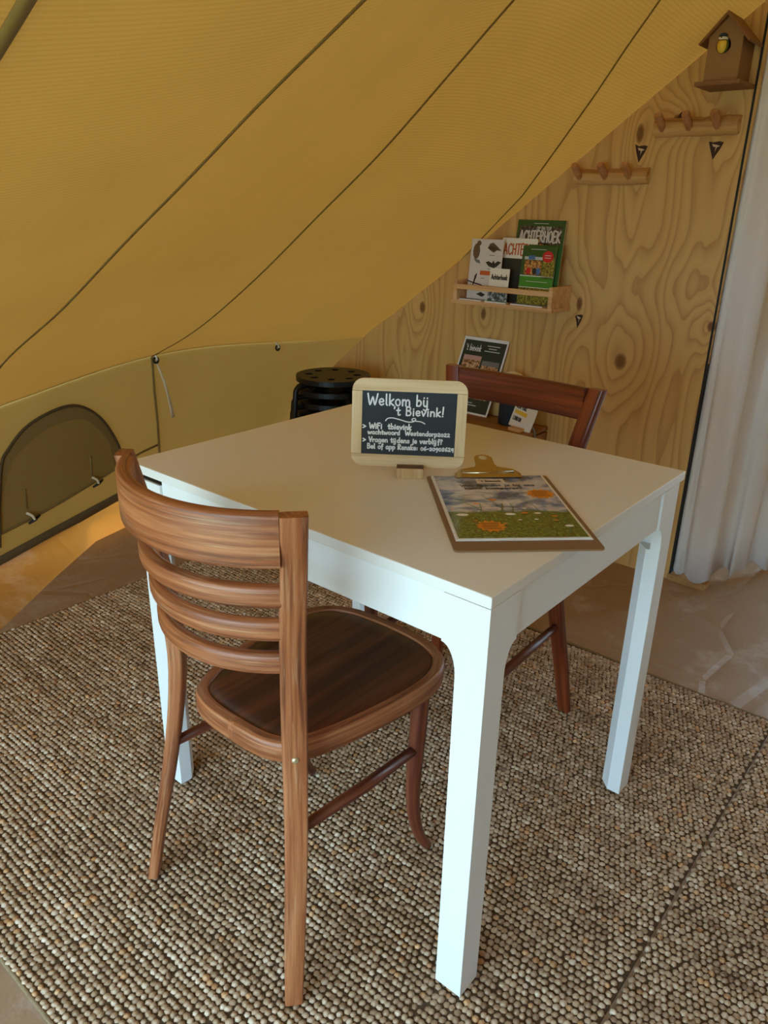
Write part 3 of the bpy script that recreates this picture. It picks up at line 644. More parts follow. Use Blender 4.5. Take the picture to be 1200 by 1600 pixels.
        MB().tube(Lm([(sx_(zb) + .004, s * sy_(zb), zb), (.2, s * .163, (zb + zf) / 2), (.345, s * .158, zf)]), [.0088, .0112, .0092], 12).obj('side_stretcher', mats['leg_x'], root, smooth=True)
    MB().tube(Lm([(.348, -.156, .365), (.348, 0, .365), (.348, .156, .365)]), [.0095, .0115, .0095], 12).obj('front_stretcher', mats['leg_y'], root, smooth=True)
    return root
C1 = dict(x=M['chair_x'], y=M['chair_y'], z=M['chair_z'], rim=M['chair_x'], seat=M['seat'], leg=M['red_z'], leg_x=M['red_x'], leg_y=M['red_y'])
C2 = dict(x=M['mahog_x'], y=M['mahog_y'], z=M['mahog_z'], rim=M['mahog_x'], seat=M['seat'], leg=M['red_z'], leg_x=M['red_x'], leg_y=M['red_y'])
make_chair((-.183, .401, 0), 0, -.039, C1, 'worn brown wooden chair with three curved back slats, nearest the camera')
c2_ = make_chair((.828, .449, 0), math.pi, 0, C2, 'red-brown wooden chair behind the table, seat tucked under its far side', 8, ((.650, .682), (.595, .627), (.540, .572)), (.262, .232))
c2_.scale = (1, 1.06, .982)

# ------------------------------------------------------------------ things on the table
FD_ = np.array([-.792, -.61, 0.]); RT_ = np.array([.61, -.792, 0.])
bc = np.array([.293, .367, .75])
blk = tag(empty('sign_block', tuple(bc), math.atan2(RT_[1], RT_[0])), 'small slotted wooden block holding up the chalkboard', 'block')
# local: x right, y away from the camera
MB().box((-.025, 0, 0), (.025, .0022, .0195)).obj('end_face', M['endgrain'], blk, bevel=.0008)
MB().box((-.025, .0022, 0), (.025, .026, .0195)).obj('front_half', M['block_top'], blk, bevel=.0008)
MB().box((-.025, .034, 0), (.025, .050, .0195)).obj('rear_half', M['block_top'], blk, bevel=.0008)
MB().box((-.025, .026, 0), (.025, .034, .0125)).obj('slot_floor', M['block_top'], blk)
sign = tag(empty('chalkboard_sign', tuple(bc + np.array([0, 0, .0135]) - FD_ * .0268 - RT_ * .006), math.atan2(RT_[1], RT_[0])), 'framed chalkboard with white welcome message standing on the table', 'chalkboard')
sign.rotation_euler = (math.radians(-6), math.radians(.6), sign.rotation_euler[2])
BW, BH, FR, TKk = .2125, .164, .0190, .0055
mb_l = MB()
def frame_piece(poly): return MB().prism(poly, 0, TKk, lambda p, h: (p[0], h, p[1]))
r_ = .022
def corner(cx, cz, a0): return [(cx + r_ * math.cos(a), cz + r_ * math.sin(a)) for a in np.linspace(math.radians(a0), math.radians(a0 + 90), 7)]
w2 = BW / 2
frame_piece([(-w2, FR)] + corner(-w2 + r_, r_, 180) + corner(w2 - r_, r_, 270) + [(w2, FR)] if False else corner(-w2 + r_, r_, 180) + corner(w2 - r_, r_, 270) + [(w2, r_), (-w2, r_)][:0] + [(w2, FR + .004), (-w2, FR + .004)]).obj('frame_bottom', M['pine_x'], sign, bevel=.0007)
frame_piece(corner(w2 - r_, BH - r_, 0) + corner(-w2 + r_, BH - r_, 90) + [(-w2, BH - FR - .004), (w2, BH - FR - .004)]).obj('frame_top', M['pine_x'], sign, bevel=.0007)
for s in (-1, 1):
    x0, x1 = (-w2, -w2 + FR) if s < 0 else (w2 - FR, w2)
    MB().box((x0, .0001, FR + .0044), (x1, TKk, BH - FR - .0044)).obj('frame_side', M['pine_z'], sign, bevel=.0007)
MB().box((-w2 + FR - .002, .0016, FR), (w2 - FR + .002, .004, BH - FR)).obj('slate', M['slate'], sign)
sw, sh = BW - 2 * FR, BH - 2 * FR
def bt(zx, zy):
    un = (zx - 150 + (zy - 135) * 17 / 643) / 885; vn = (zy - 135 - un * 20) / 645
    return (-sw / 2 + un * sw, BH - FR - vn * sh)
fnb = lambda u, v, o: (u, .0016 - o, v)
def board_line(text, zx0, zx1, zy, cap, wd):
    a = bt(zx0, zy); b = bt(zx1, zy + (zx1 - zx0) * .0226); mb = MB(); k = sh / 645
    letters(mb, text, a[0], b[0], a[1], cap * k, wd * k, fnb); o = mb.obj('chalk_lettering', M['chalk'], sign); o['kind'] = 'stuff'
board_line('Welkom b{', 195, 775, 288, 104, 15)
board_line("'t Bievink!", 440, 915, 384, 82, 14)
board_line('> WiFi  tbievink', 150, 608, 513, 52, 12.5)
board_line('wachtwoord  Westendorp2022', 198, 972, 568, 44, 11.5)
board_line('> Vragen t{dens je verbl{f?', 150, 905, 642, 48, 12)
board_line('Bel of app Renske: 06-30908624', 192, 1012, 708, 48, 12)
mb = MB(); stroke_mesh(mb, [tuple(p) for p in catmull([bt(*p) for p in [(365, 440), (385, 418), (430, 412), (500, 428), (570, 448), (625, 446), (648, 428), (640, 414), (618, 418), (615, 434), (650, 440), (700, 446), (735, 465)]], 4)], 10 * sh / 645, fnb, .0004)
o = mb.obj('chalk_flourish', M['chalk'], sign)

# clipboard and leaflet
cTL, cTR, cBL = np.array([.321, .350]), np.array([.479, .187]), np.array([.076, .123])
ux = (cTR - cTL) / np.linalg.norm(cTR - cTL); uy = np.array([ux[1], -ux[0]])      # uy runs down the page
if np.dot(uy, cBL - cTL) < 0: uy = -uy
CW, CH = .228, .335
clip = tag(empty('clipboard', (cTL[0], cTL[1], .75), math.atan2(ux[1], ux[0])), 'brown hardboard clipboard with steel clip lying at the table edge', 'clipboard')
# local x along the top edge, local -y down the page
pl = [(x + CW / 2, y - CH / 2) for x, y in rrect(CW, CH, .008, 3)]
MB().prism(pl, 0, .003, lambda p, h: (p[0], p[1], h)).obj('board', M['hard'], clip, bevel=.0006)
cx_ = .114
prof = [(-.062, -.022), (-.062, -.008), (-.05, .002), (-.022, .010), (-.018, .018), (-.0175, .043), (-.012, .052), (0, .056), (.012, .052), (.0175, .043), (.018, .018), (.022, .010), (.05, .002), (.062, -.008), (.062, -.022)]
bm = bmesh.new()
def loop_edges(bm, pts):
    vs = [bm.verts.new(p) for p in pts]; return [bm.edges.new((vs[i], vs[(i + 1) % len(vs)])) for i in range(len(vs))]
ed = loop_edges(bm, [(cx_ + p[0], p[1], 0) for p in prof]) + loop_edges(bm, [(cx_ + .0085 * math.cos(a), .043 + .0085 * math.sin(a), 0) for a in np.linspace(0, 2 * math.pi, 15)[:-1]])
bmesh.ops.triangle_fill(bm, edges=ed, use_beauty=True)
for vt in bm.verts: vt.co.z = float(np.interp(vt.co.y, [-.022, -.008, .002, .02, .056], [.0062, .009, .014, .019, .026]))
me = bpy.data.meshes.new('clip_plate'); bm.to_mesh(me); bm.free(); me.materials.append(M['chrome'])
o = bpy.data.objects.new('clip_plate', me); COL.objects.link(o); o.parent = clip; sm = o.modifiers.new('t', 'SOLIDIFY'); sm.thickness = .0012
MB().tube([(cx_ - .05, -.006, .0105), (cx_ + .05, -.006, .0105)], .0042, 10).obj('clip_spring', M['chrome'], clip, smooth=True)
MB().box((cx_ - .06, -.014, .0056), (cx_ + .06, -.006, .0095)).obj('clip_jaw', M['chrome'], clip, bevel=.001)
leaf = tag(empty('leaflet', (cTL[0], cTL[1], .7532), math.atan2(ux[1], ux[0])), 'printed welcome booklet with meadow photo, held on the clipboard', 'booklet')
PW, PH = .208, .292
x0_, y0_ = .010, -.006
MB().box((x0_ - .002, y0_ - PH - .003, 0), (x0_ + PW + .002, y0_ + .001, .0008)).obj('page', M['paper'], leaf)
MB().box((x0_, y0_ - PH, .0009), (x0_ + PW, y0_, .0018)).obj('page', M['paper'], leaf)
def m_cover():
    t = NT('meadow_photo'); uv = t.n('TexCoord').outputs['UV']; sp = t.n('SeparateXYZ', {0: uv}); V = sp.outputs[1]
    vv = t.n('Mapping', {'Vector': uv, 'Scale': (1.0, 2.6, 1), 'Rotation': (0, 0, .35)}).outputs[0]
    cl = t.ramp(t.noise(vv, 3.2, 6, .6, .5), [(.36, srgb(60, 84, 124)), (.46, srgb(140, 152, 180)), (.54, srgb(204, 202, 212)), (.68, srgb(232, 226, 228))])
    cl = t.mix(t.ramp(V, [(.80, 0.0), (1.0, .55)]), cl, srgb(40, 70, 120))
    gr = t.ramp(t.noise(t.n('Mapping', {'Vector': uv, 'Scale': (26, 40, 1)}).outputs[0], 1.5, 4, .65), [(.35, srgb(40, 58, 18)), (.52, srgb(84, 112, 38)), (.68, srgb(140, 152, 72))])
    h = t.math('ADD', V, t.math('MULTIPLY', t.math('SUBTRACT', t.noise(uv, 6, 4), .5), .10))
    return t.bsdf(t.mix(t.ramp(h, [(.365, 0.0), (.395, 1.0)]), gr, cl), .22, None, .5, 0, .5)
mc = m_cover()
o = obj('cover', [(x0_ + .003, y0_ - PH + .004, .0021), (x0_ + PW - .003, y0_ - PH + .004, .0021), (x0_ + PW - .003, y0_ - .002, .0021), (x0_ + .003, y0_ - .002, .0021)], [(0, 1, 2, 3)], mc, leaf)
uvl = o.data.uv_layers.new(name='uv')
for l_ in o.data.loops:
    p = o.data.vertices[l_.vertex_index].co; uvl.data[l_.index].uv = ((p.x - x0_) / PW, 1 + (p.y - y0_) / PH)
cf = lambda u, v, o_: (x0_ + u * PW, y0_ - (1 - v) * PH, .0021 + o_)
def quad(name, fn, u0, v0, u1, v1, mat, parent, off=.0003): return obj(name, [fn(u0, v0, off), fn(u1, v0, off), fn(u1, v1, off), fn(u0, v1, off)], [(0, 1, 2, 3)], mat, parent)
def star(name, u, v, ru, rv, n, mat):
    pts = [(u + (ru if k % 2 else ru * .78) * math.cos(math.pi * k / n), v + (rv if k % 2 else rv * .74) * math.sin(math.pi * k / n)) for k in range(2 * n)]
    return obj(name, [cf(u, v, .0004)] + [cf(a, b, .0004) for a, b in pts], [(0, 1 + k, 1 + (k + 1) % (2 * n)) for k in range(2 * n)], mat, leaf)
quad('logo_label', cf, .37, .845, .62, .93, M['cover_white'], leaf)
def cover_text(text, u0, u1, v, cap, wd, off=.0006):
    mb = MB(); fn = lambda a, b, o_: cf(a, b / PH * PW, o_); letters(mb, text, u0, u1, v / PW * PH, cap, wd, fn, off)
    k = mb.obj('printed_text', M['ink'], leaf); k['kind'] = 'stuff'
cover_text("'t bievink", .40, .59, .872, .045, .008)
cover_text('Wat f{n dat je b{ ons', .21, .86, .792, .048, .010); cover_text('komt kamperen!', .24, .74, .740, .048, .010)
star('orange_burst', .86, .655, .13, .085, 12, M['orange']); star('orange_burst', .30, .165, .12, .085, 12, M['orange'])
for (u, v) in ((.86, .655), (.30, .165)):
    for k in range(4): quad('print_line', cf, u - .075 + .01 * (k % 2), v + .036 - k * .024, u + .07 - .012 * (k % 3), v + .042 - k * .024, M['ink'], leaf, .0006)
rd = np.random.default_rng(11)
def flower(u, v, r, mat):
    pts = [cf(u + r * math.cos(a) * (1 if k % 2 else .7), v + r * .35 * math.sin(a), .0005) for k, a in enumerate(np.linspace(0, 2 * math.pi, 15)[:-1])]
    obj('flower_print', pts, [tuple(range(len(pts)))], mat, leaf)
for u, v, r, m in ((.12, .33, .055, 'daisy'), (.5, .335, .05, 'daisy'), (.72, .345, .035, 'daisy'), (.84, .3, .03, 'orange'), (.27, .5, .03, 'orange'), (.42, .56, .042, 'orange'), (.62, .35, .035, 'orange'), (.68, .255, .02, 'daisy'), (.9, .16, .04, 'daisy'), (.83, .24, .02, 'orange'), (.55, .25, .02, 'daisy'), (.42, .2, .02, 'orange'), (.2, .24, .018, 'orange'), (.64, .42, .02, 'daisy'), (.06, .42, .018, 'orange')): flower(u, v, r, M[m])
for (a, b) in (((.13, .57), (.33, .34)), ((.35, .64), (.48, .36)), ((.48, .5), (.43, .36)), ((.55, .5), (.53, .36)), ((.66, .5), (.6, .36)), ((.3, .5), (.26, .34)), ((.9, .26), (.88, .08)), ((.7, .53), (.75, .36))):
    mb = MB(); stroke_mesh(mb, [a, ((a[0] + b[0]) / 2 + .012, (a[1] + b[1]) / 2), b], .007, cf, .0003); mb.obj('stem_print', M['leaf_green'], leaf)

# ------------------------------------------------------------------ stools
def stool_meshes():
    R = .152; bm = bmesh.new()
    outer = [(R * math.cos(a), R * math.sin(a), 0) for a in np.linspace(0, 2 * math.pi, 49)[:-1]]
    holes = []
    for k in range(8):
        c = (.098 * math.cos(k * math.pi / 4 + .3), .098 * math.sin(k * math.pi / 4 + .3)); holes.append([(c[0] + .0165 * math.cos(a), c[1] + .0165 * math.sin(a), 0) for a in np.linspace(0, 2 * math.pi, 13)[:-1]])
    ed = loop_edges(bm, outer)
    for h in holes: ed += loop_edges(bm, h)
    bmesh.ops.triangle_fill(bm, edges=ed, use_beauty=True)
    r = bmesh.ops.extrude_face_region(bm, geom=bm.faces[:]); bmesh.ops.translate(bm, verts=[e for e in r['geom'] if isinstance(e, bmesh.types.BMVert)], vec=(0, 0, -.020))
    bmesh.ops.recalc_face_normals(bm, faces=bm.faces); bmesh.ops.translate(bm, verts=bm.verts, vec=(0, 0, .45))
    me = bpy.data.meshes.new('seat'); bm.to_mesh(me); bm.free(); me.materials.append(M['black'])
    legs = []
    for k in range(4):
        a = k * math.pi / 2 + .9; d = np.array([math.cos(a), math.sin(a), 0])
        pts = [d * .05 + (0, 0, .418), d * .12 + (0, 0, .418)] + [d * (.145 + .028 * math.sin(t)) + np.array((0, 0, .418 - .028 * (1 - math.cos(t)))) for t in np.linspace(0, 1.5, 6)] + [d * .20 + (0, 0, 0)]
        o = MB().tube(pts, .0112, 10).obj('leg', M['black'], None, smooth=True); legs.append(o.data); bpy.data.objects.remove(o)
    return me, legs
sm_, lm_ = stool_meshes()
SL = ['black metal stool at the bottom of the stack behind the table', 'black stool second from the bottom of the stack', 'black stool just under the topmost one of the stack', 'topmost black round stool of the stack, with eight holes in its seat']
for k in range(4):
    r_o = tag(empty('metal_stool', (1.475, 1.69, -.012 + .0475 * k), math.radians(7.2 * k)), SL[k], 'stool', 'stack of black stools')
    for nm, me in [('seat', sm_)] + [('leg', l) for l in lm_]:
        o = bpy.data.objects.new(nm, me); COL.objects.link(o); o.parent = r_o

# ------------------------------------------------------------------ wall shelf with magazines
sh_ = tag(empty('wall_shelf', (1.8, 1.04, .89)), 'pale wooden picture ledge of magazines mounted on the plywood', 'shelf')
MB().box((-.140, -.21, 0), (-.001, .212, .014)).obj('base_board', M['shelf'], sh_, bevel=.001)
MB().box((-.136, -.205, .014), (-.001, -.190, .084)).obj('end_board', M['shelf'], sh_, bevel=.001)
MB().box((-.136, .192, .014), (-.001, .207, .084)).obj('end_board', M['shelf'], sh_, bevel=.001)
MB().box((-.136, -.190, .052), (-.124, .192, .070)).obj('front_rail', M['shelf'], sh_, bevel=.001)
def magazine(yl, yr, h, xb, tilt, thick, mat, label, name='magazine'):
    """cover faces -x; local u 0..1 runs towards -y, v 0..1 runs up"""
    root = tag(empty(name, (xb, (yl + yr) / 2, .9042)), label, 'magazine', 'magazines on the wall shelf'); root.rotation_euler = (0, math.radians(tilt), 0)
    W = yl - yr
    MB().box((0, -W / 2, 0), (.0006, W / 2, h)).obj('cover', mat, root); MB().box((.0006, -W / 2 + .0005, .0005), (thick, W / 2 - .001, h - .001)).obj('pages', M['paper'], root)
    fn = lambda u, v, o: (-o, W / 2 - u * W, v * h)
    return root, fn, W, h
def mag_text(root, fn, W, h, text, u0, u1, v, cap, wd, mat, off=.0008, name='title'):
    mb = MB(); f2 = lambda a, b, o: fn(a / W, b / h, o); letters(mb, text, u0 * W, u1 * W, v * h, cap * h, wd, f2, off); k = mb.obj(name, mat, root); k['kind'] = 'stuff'
# big green one at the back
m3 = magazine(1.062, .872, .285, 1.752, 6.5, .006, M['cover_green'], 'large green magazine standing at the back of the shelf')
quad('photo', m3[1], .05, .70, .95, .93, M['woods'], m3[0]); mag_text(*m3, 'ACHTERHOEK', .07, .93, .745, .125, .0062, M['cover_white']); mag_text(*m3, 'OP EN TOP', .42, .72, .885, .035, .0028, M['pale_line']); quad('text_strip', m3[1], .35, .955, .65, .962, M['pale_line'], m3[0]); quad('text_strip', m3[1], .32, .68, .62, .69, M['pale_line'], m3[0])
m2 = magazine(1.098, .955, .222, 1.728, 5, .004, M['cream'], 'cream magazine with orange title and dark photo, behind the bird guide')
quad('photo', m2[1], 0, 0, 1, .69, M['forest_photo'], m2[0]); mag_text(*m2, 'ACHTERHOEK', .06, 1.25, .75, .16, .0052, M['title_orange'])
m5 = magazine(.985, .853, .203, 1.722, 5, .004, M['leaf_green'], 'green magazine edge showing right of the people magazine')
m4 = magazine(.998, .866, .200, 1.706, 5.5, .0035, M['cover_green'], 'green magazine with people photo and round red sticker')
quad('photo', m4[1], .10, .52, .62, .76, M['people'], m4[0]); quad('photo', m4[1], .64, .46, .98, .82, M['foliage'], m4[0]); quad('blue_strip', m4[1], .08, .77, .62, .82, M['pale_line'], m4[0]); quad('blue_strip', m4[1], .2, .775, .4, .84, M['blue_print'], m4[0], .0005)
quad('green_band', m4[1], 0, .31, 1, .49, M['bright_green'], m4[0]); quad('white_line', m4[1], 0, .49, 1, .505, M['paper'], m4[0]); quad('white_line', m4[1], 0, .30, 1, .31, M['paper'], m4[0]); quad('photo', m4[1], 0, 0, 1, .30, M['foliage'], m4[0])
quad('text_strip', m4[1], .2, .40, .85, .41, M['pale_line'], m4[0], .0005); quad('text_strip', m4[1], .25, .94, .7, .95, M['pale_line'], m4[0])
for px_, c_ in ((.24, 'red'), (.42, 'dark_print'), (.53, 'blue_print')):
    obj('figure_print', [m4[1](px_ + .07 * math.cos(a), .58 + .06 * math.sin(a), .0006) for a in np.linspace(0, 2 * math.pi, 11)[:-1]], [tuple(range(10))], M[c_], m4[0]); obj('face_print', [m4[1](px_ + .035 * math.cos(a), .665 + .03 * math.sin(a), .0007) for a in np.linspace(0, 2 * math.pi, 11)[:-1]], [tuple(range(10))], M['skin_print'], m4[0])
obj('red_sticker', [m4[1](.77 + .16 * math.cos(a), .83 + .095 * math.sin(a), .0008) for a in np.linspace(0, 2 * math.pi, 19)[:-1]], [tuple(range(18))], M['red'], m4[0])
for k in range(2): quad('sticker_line', m4[1], .68, .845 - .04 * k, .86, .855 - .04 * k, M['cover_white'], m4[0], .001)
m1 = magazine(1.212, 1.075, .215, 1.700, 5, .004, M['cover_white'], 'white bird guide with animal drawings at the left of the shelf')
def blob(pts, mat): obj('animal_print', [m1[1](u, v, .0005) for u, v in pts], [tuple(range(len(pts)))], M[mat], m1[0])
blob([(.18 + .11 * math.cos(a), .80 + .13 * math.sin(a)) for a in np.linspace(0, 2 * math.pi, 13)[:-1]], 'brown_print'); blob([(.24 + .07 * math.cos(a), .93 + .045 * math.sin(a)) for a in np.linspace(0, 2 * math.pi, 11)[:-1]], 'brown_print')
blob([(.10, .68), (.30, .66), (.34, .6), (.2, .62)], 'grey_print')
blob([(.52, .86), (.58, .93), (.68, .95), (.8, .90), (.96, .82), (.82, .83), (.72, .79), (.62, .82)], 'brown_print'); blob([(.55, .85), (.62, .9), (.86, .85), (.7, .82)], 'dark_print')
blob([(.50, .63), (.6, .65), (.7, .62), (.74, .67), (.79, .62), (.88, .66), (.98, .64), (.88, .58), (.8, .55), (.76, .49), (.72, .55), (.6, .57)], 'dark_print')
blob([(.18, .33), (.2, .40), (.26, .45), (.27, .42), (.25, .36), (.2, .27), (.16, .19), (.16, .27)], 'dark_print')
mb = MB(); stroke_mesh(mb, [(.0, .31), (.2, .28), (.4, .26), (.66, .19), (.9, .2)], .02, m1[1], .0005); mb.obj('branch_print', M['dark_print'], m1[0])
quad('title_strip', m1[1], .36, .42, .9, .49, M['title_orange'], m1[0], .0006); quad('caption', m1[1], .6, .74, .75, .75, M['grey_print'], m1[0]); quad('caption', m1[1], .58, .52, .7, .53, M['grey_print'], m1[0]); quad('caption', m1[1], .4, .36, .52, .37, M['grey_print'], m1[0])
blob([(.3, .1), (.45, .14), (.6, .1), (.5, .06)], 'dark_print'); blob([(.7, .16), (.78, .08), (.9, .17), (.82, .05), (.74, .04)], 'dark_print')
m6 = magazine(1.112, 1.030, .118, 1.688, 5, .003, M['cream'], 'small cream and green booklet in front of the bird guide', 'booklet')
quad('photo', m6[1], 0, 0, 1, .36, M['landscape'], m6[0]); quad('green_band', m6[1], 0, .40, 1, .46, M['bright_green'], m6[0]); mag_text(*m6, 'Achterhoek', .1, .92, .68, .14, .0032, M['dark_print'])
def flat_leaflet(y0, y1, x0, x1, z, mat, label):
    r = tag(empty('leaflet', ((x0 + x1) / 2, (y0 + y1) / 2, z)), label, 'leaflet', 'leaflets lying on the wall shelf'); a, b = (x1 - x0) / 2, (y1 - y0) / 2
    MB().box((-a, -b, 0), (a, b, .0042)).obj('pages', M['paper'], r); MB().box((-a + .0005, -b + .0005, .0042), (a, b - .0005, .0048)).obj('cover', mat, r); return r
flat_leaflet(1.125, 1.222, 1.668, 1.698, .9041, M['landscape'], 'white leaflet lying flat at the left end of the shelf')
flat_leaflet(1.018, 1.108, 1.666, 1.686, .9041, M['bright_green'], 'white and green leaflet lying flat mid shelf')
flat_leaflet(.872, 1.000, 1.667, 1.703, .9041, M['landscape'], 'grey landscape leaflet lying flat at the right end of the shelf')

# ------------------------------------------------------------------ coat racks
def coat_rack(y0, y1, zc, r, label, pegs, sag=0):
    root = tag(empty('coat_rack', (1.8, (y0 + y1) / 2, zc)), label, 'coat rack', 'half-log coat racks on the plywood'); W = (y1 - y0) / 2
    n = 15; path = []; rr = []
    rg = np.random.default_rng(int(zc * 1000))
    for i in range(n):
        t = -1 + 2 * i / (n - 1); path.append((-.002, t * W, -sag * (1 - t * t) + rg.normal(0, .0008))); rr.append(r * (1 + rg.normal(0, .02)))
    sec = [(math.sin(a), math.cos(a)) for a in np.linspace(-math.pi / 2, math.pi / 2, 13)]
    sec = [(s, -c * 1.15) for s, c in sec]
    MB().sweep(path, sec, [(0, 0, 1)] * n, [(1, 0, 0)] * n, rr).obj('log', M['log'], root, auto=50)
    for y in pegs:
        l = y - (y0 + y1) / 2; b = np.array((-r * .9, l, -r * .2)); e = b + np.array((-.052, 0, .036))
        MB().tube([b, b + (e - b) * .5, b + (e - b) * .93, e], [.0105, .0118, .0122, .010], 12).obj('peg', M['peg'], root, smooth=False, auto=50)
    return root
coat_rack(.353, .603, 1.462, .026, 'longer half-log coat rack with three pegs, under the birdhouse', (.575, .493, .41))
coat_rack(.605, .858, 1.328, .024, 'darker half-log coat rack with three pegs, lower and further left', (.836, .745, .664), .004)

# ------------------------------------------------------------------ birdhouse
bh = tag(empty('birdhouse', (1.8, .398, 1.552)), 'brown wooden birdhouse mounted high on the plywood', 'birdhouse')
hw, dp = .046, .108
pent = [(-hw, .012), (hw, .012), (hw, .1205), (0, .168), (-hw, .1205)]
bm = bmesh.new(); ed = loop_edges(bm, [(-dp, p[0], p[1]) for p in pent]) + loop_edges(bm, [(-dp, .004 + .020 * math.cos(a), .099 + .020 * math.sin(a)) for a in np.linspace(0, 2 * math.pi, 19)[:-1]])
bmesh.ops.triangle_fill(bm, edges=ed, use_beauty=True)
r = bmesh.ops.extrude_face_region(bm, geom=bm.faces[:]); bmesh.ops.translate(bm, verts=[e for e in r['geom'] if isinstance(e, bmesh.types.BMVert)], vec=(.006, 0, 0)); bmesh.ops.recalc_face_normals(bm, faces=bm.faces)
me = bpy.data.meshes.new('front_panel'); bm.to_mesh(me); bm.free(); me.materials.append(M['mdf']); o = bpy.data.objects.new('front_panel', me); COL.objects.link(o); o.parent = bh
MB().prism(pent, -.006, -.0005, lambda p, h: (h, p[0], p[1])).obj('back_panel', M['mdf'], bh)
for s in (-1, 1):
    MB().box((-dp + .006, s * hw - (.006 if s > 0 else 0), .012), (-.006, s * hw + (0 if s > 0 else .006), .118)).obj('side_panel', M['mdf_edge'], bh)
    n2 = np.array([.0475, .046]) / math.hypot(.0475, .046)
    a = np.array([0, .169]); b = np.array([s * (hw + .019), .169 - (.0475 / .046) * (hw + .019)])
    off = np.array([s * n2[0], n2[1]]) * .006
    MB().prism([tuple(a), tuple(b), tuple(b + off), tuple(a + np.array([0, .0105]))], -dp - .016, -.0005, lambda p, h: (h, p[0], p[1])).obj('roof_board', M['mdf_edge'], bh)
MB().box((-dp - .026, -hw - .018, 0), (-.0005, hw + .014, .0105)).obj('floor_board', M['mdf_edge'], bh)
# blue tit looking out of the hole: one lathe-like body, colour by zone
bird = empty('bird_figurine', (1.8 - dp - .001, .402, 1.552 + .083)); tag(bird, 'small blue, white and yellow bird figurine peeking from the birdhouse hole', 'bird figurine')
prof = [(.0, -.004), (.0085, -.001), (.0135, .006), (.0152, .014), (.0145, .021), (.0125, .0255), (.0118, .030), (.0122, .0345), (.0108, .0400), (.0068, .0440), (.0, .0455)]
prof = [tuple(p) for p in catmull(prof, 2)]; n = 20; v = []; f = []; mi = []
for j in range(n):
    a = 2 * math.pi * j / n
    for (r0, z) in prof: v.append((r0 * math.cos(a) * 1.05 - .004, r0 * math.sin(a) + (.003 if z > .03 else 0), z))
m = len(prof)
for j in range(n):
    for i in range(m - 1):
        f.append((j * m + i, ((j + 1) % n) * m + i, ((j + 1) % n) * m + i + 1, j * m + i + 1)); z = (prof[i][1] + prof[i + 1][1]) / 2; a = 2 * math.pi * (j + .5) / n
        back = math.sin(a) < -.78
        mi.append(1 if z > .0385 else 2 if (z > .0345 or 20 > 22) else 3 if z > .028 else 2 if z > .0255 else (4 if back else 0))
o = obj('body', v, f, [M['yellow'], plain('blue_cap', srgb(44, 74, 120), .5), plain('black_stripe', srgb(20, 26, 40), .5), M['daisy'], plain('olive_wing', srgb(92, 112, 40), .5)], bird, smooth=True)
o.data.polygons.foreach_set('material_index', mi)
MB().tube([(-.015, .003, .033), (-.0215, .0035, .0322)], [.0022, .0003], 8).obj('beak', M['ink'], bird, smooth=True)

# ------------------------------------------------------------------ low crate against the plywood and the things on it
cr = tag(empty('wooden_crate', (1.715, 1.095, -.012)), 'brown slatted wooden crate against the plywood behind the far chair', 'crate')
x0c, x1c, y0c, y1c, zt = -.095, .083, -.225, .225, .467
for k in range(3): MB().box((x0c + k * .0595, y0c, zt - .014), (x0c + k * .0595 + .058, y1c, zt)).obj('top_plank', M['crate'], cr, bevel=.0015)
for k in range(4):
    z = .03 + k * .107
    for yy in (y0c, y1c - .012): MB().box((x0c + .001, yy, z), (x1c, yy + .012, z + .095)).obj('side_slat', M['crate'], cr, bevel=.001)
    MB().box((x0c, y0c + .013, z), (x0c + .012, y1c - .013, z + .095)).obj('front_slat', M['crate'], cr, bevel=.001)
for yy in (y0c + .0125, y1c - .0325):
    for xx in (x0c + .0125, x1c - .0205): MB().box((xx, yy, 0), (xx + .02, yy + .02, zt - .0145)).obj('corner_post', M['crate'], cr)
ZC = .4552
# printed sheet leaning on the wall, bowed
sheet = tag(empty('menu_sheet', (1.742, 1.2, ZC)), 'dark green printed sheet with white border leaning on the plywood above the crate', 'sheet')
Yt = (1.262, 1.060); Yb = (1.325, 1.112)
def shf(u, v, o):
    w = 1 - v; x = 1.742 + (.045) * math.sin(v * math.pi / 2) ** .8 - o
    yl = Yb[0] + (Yt[0] - Yb[0]) * v ** 1.25; yr = Yb[1] + (Yt[1] - Yb[1]) * v ** 1.25
    return (x - 1.742, yl + (yr - yl) * u - 1.2, v * .298 - .028 * (u - .5) * 0 - 0.0)
def sheet_patch(name, u0, v0, u1, v1, mat, off, n=12):
    v = []; f = []
    for i in range(n + 1):
        t = v0 + (v1 - v0) * i / n; v += [shf(u0, t, off), shf(u1, t, off)]
    for i in range(n): f.append((2 * i, 2 * i + 1, 2 * i + 3, 2 * i + 2))
    return obj(name, v, f, mat, sheet, smooth=True)
sheet_patch('paper', 0, 0, 1, 1, M['paper'], 0, 20); sheet_patch('print', .035, .025, .965, .96, M['sheet_green'], .0006, 20)
sheet_patch('photo', .10, .47, .50, .75, M['dish'], .0012, 6); sheet_patch('photo', .54, .47, .92, .70, M['dish'], .0012, 6); sheet_patch('photo_header', .10, .70, .50, .76, M['photo_pink'], .0018, 2); sheet_patch('photo_header', .54, .645, .92, .71, M['grey_print'], .0018, 2); sheet_patch('photo', .10, .20, .88, .40, M['dish'], .0012, 6)
mb = MB(); letters(mb, "'t bievink", .09 * .2, .44 * .2, .82 * .3, .026, .0022, lambda a, b, o_: shf(a / .2, b / .3, o_), .0012); k = mb.obj('title', M['paper'], sheet); k['kind'] = 'stuff'
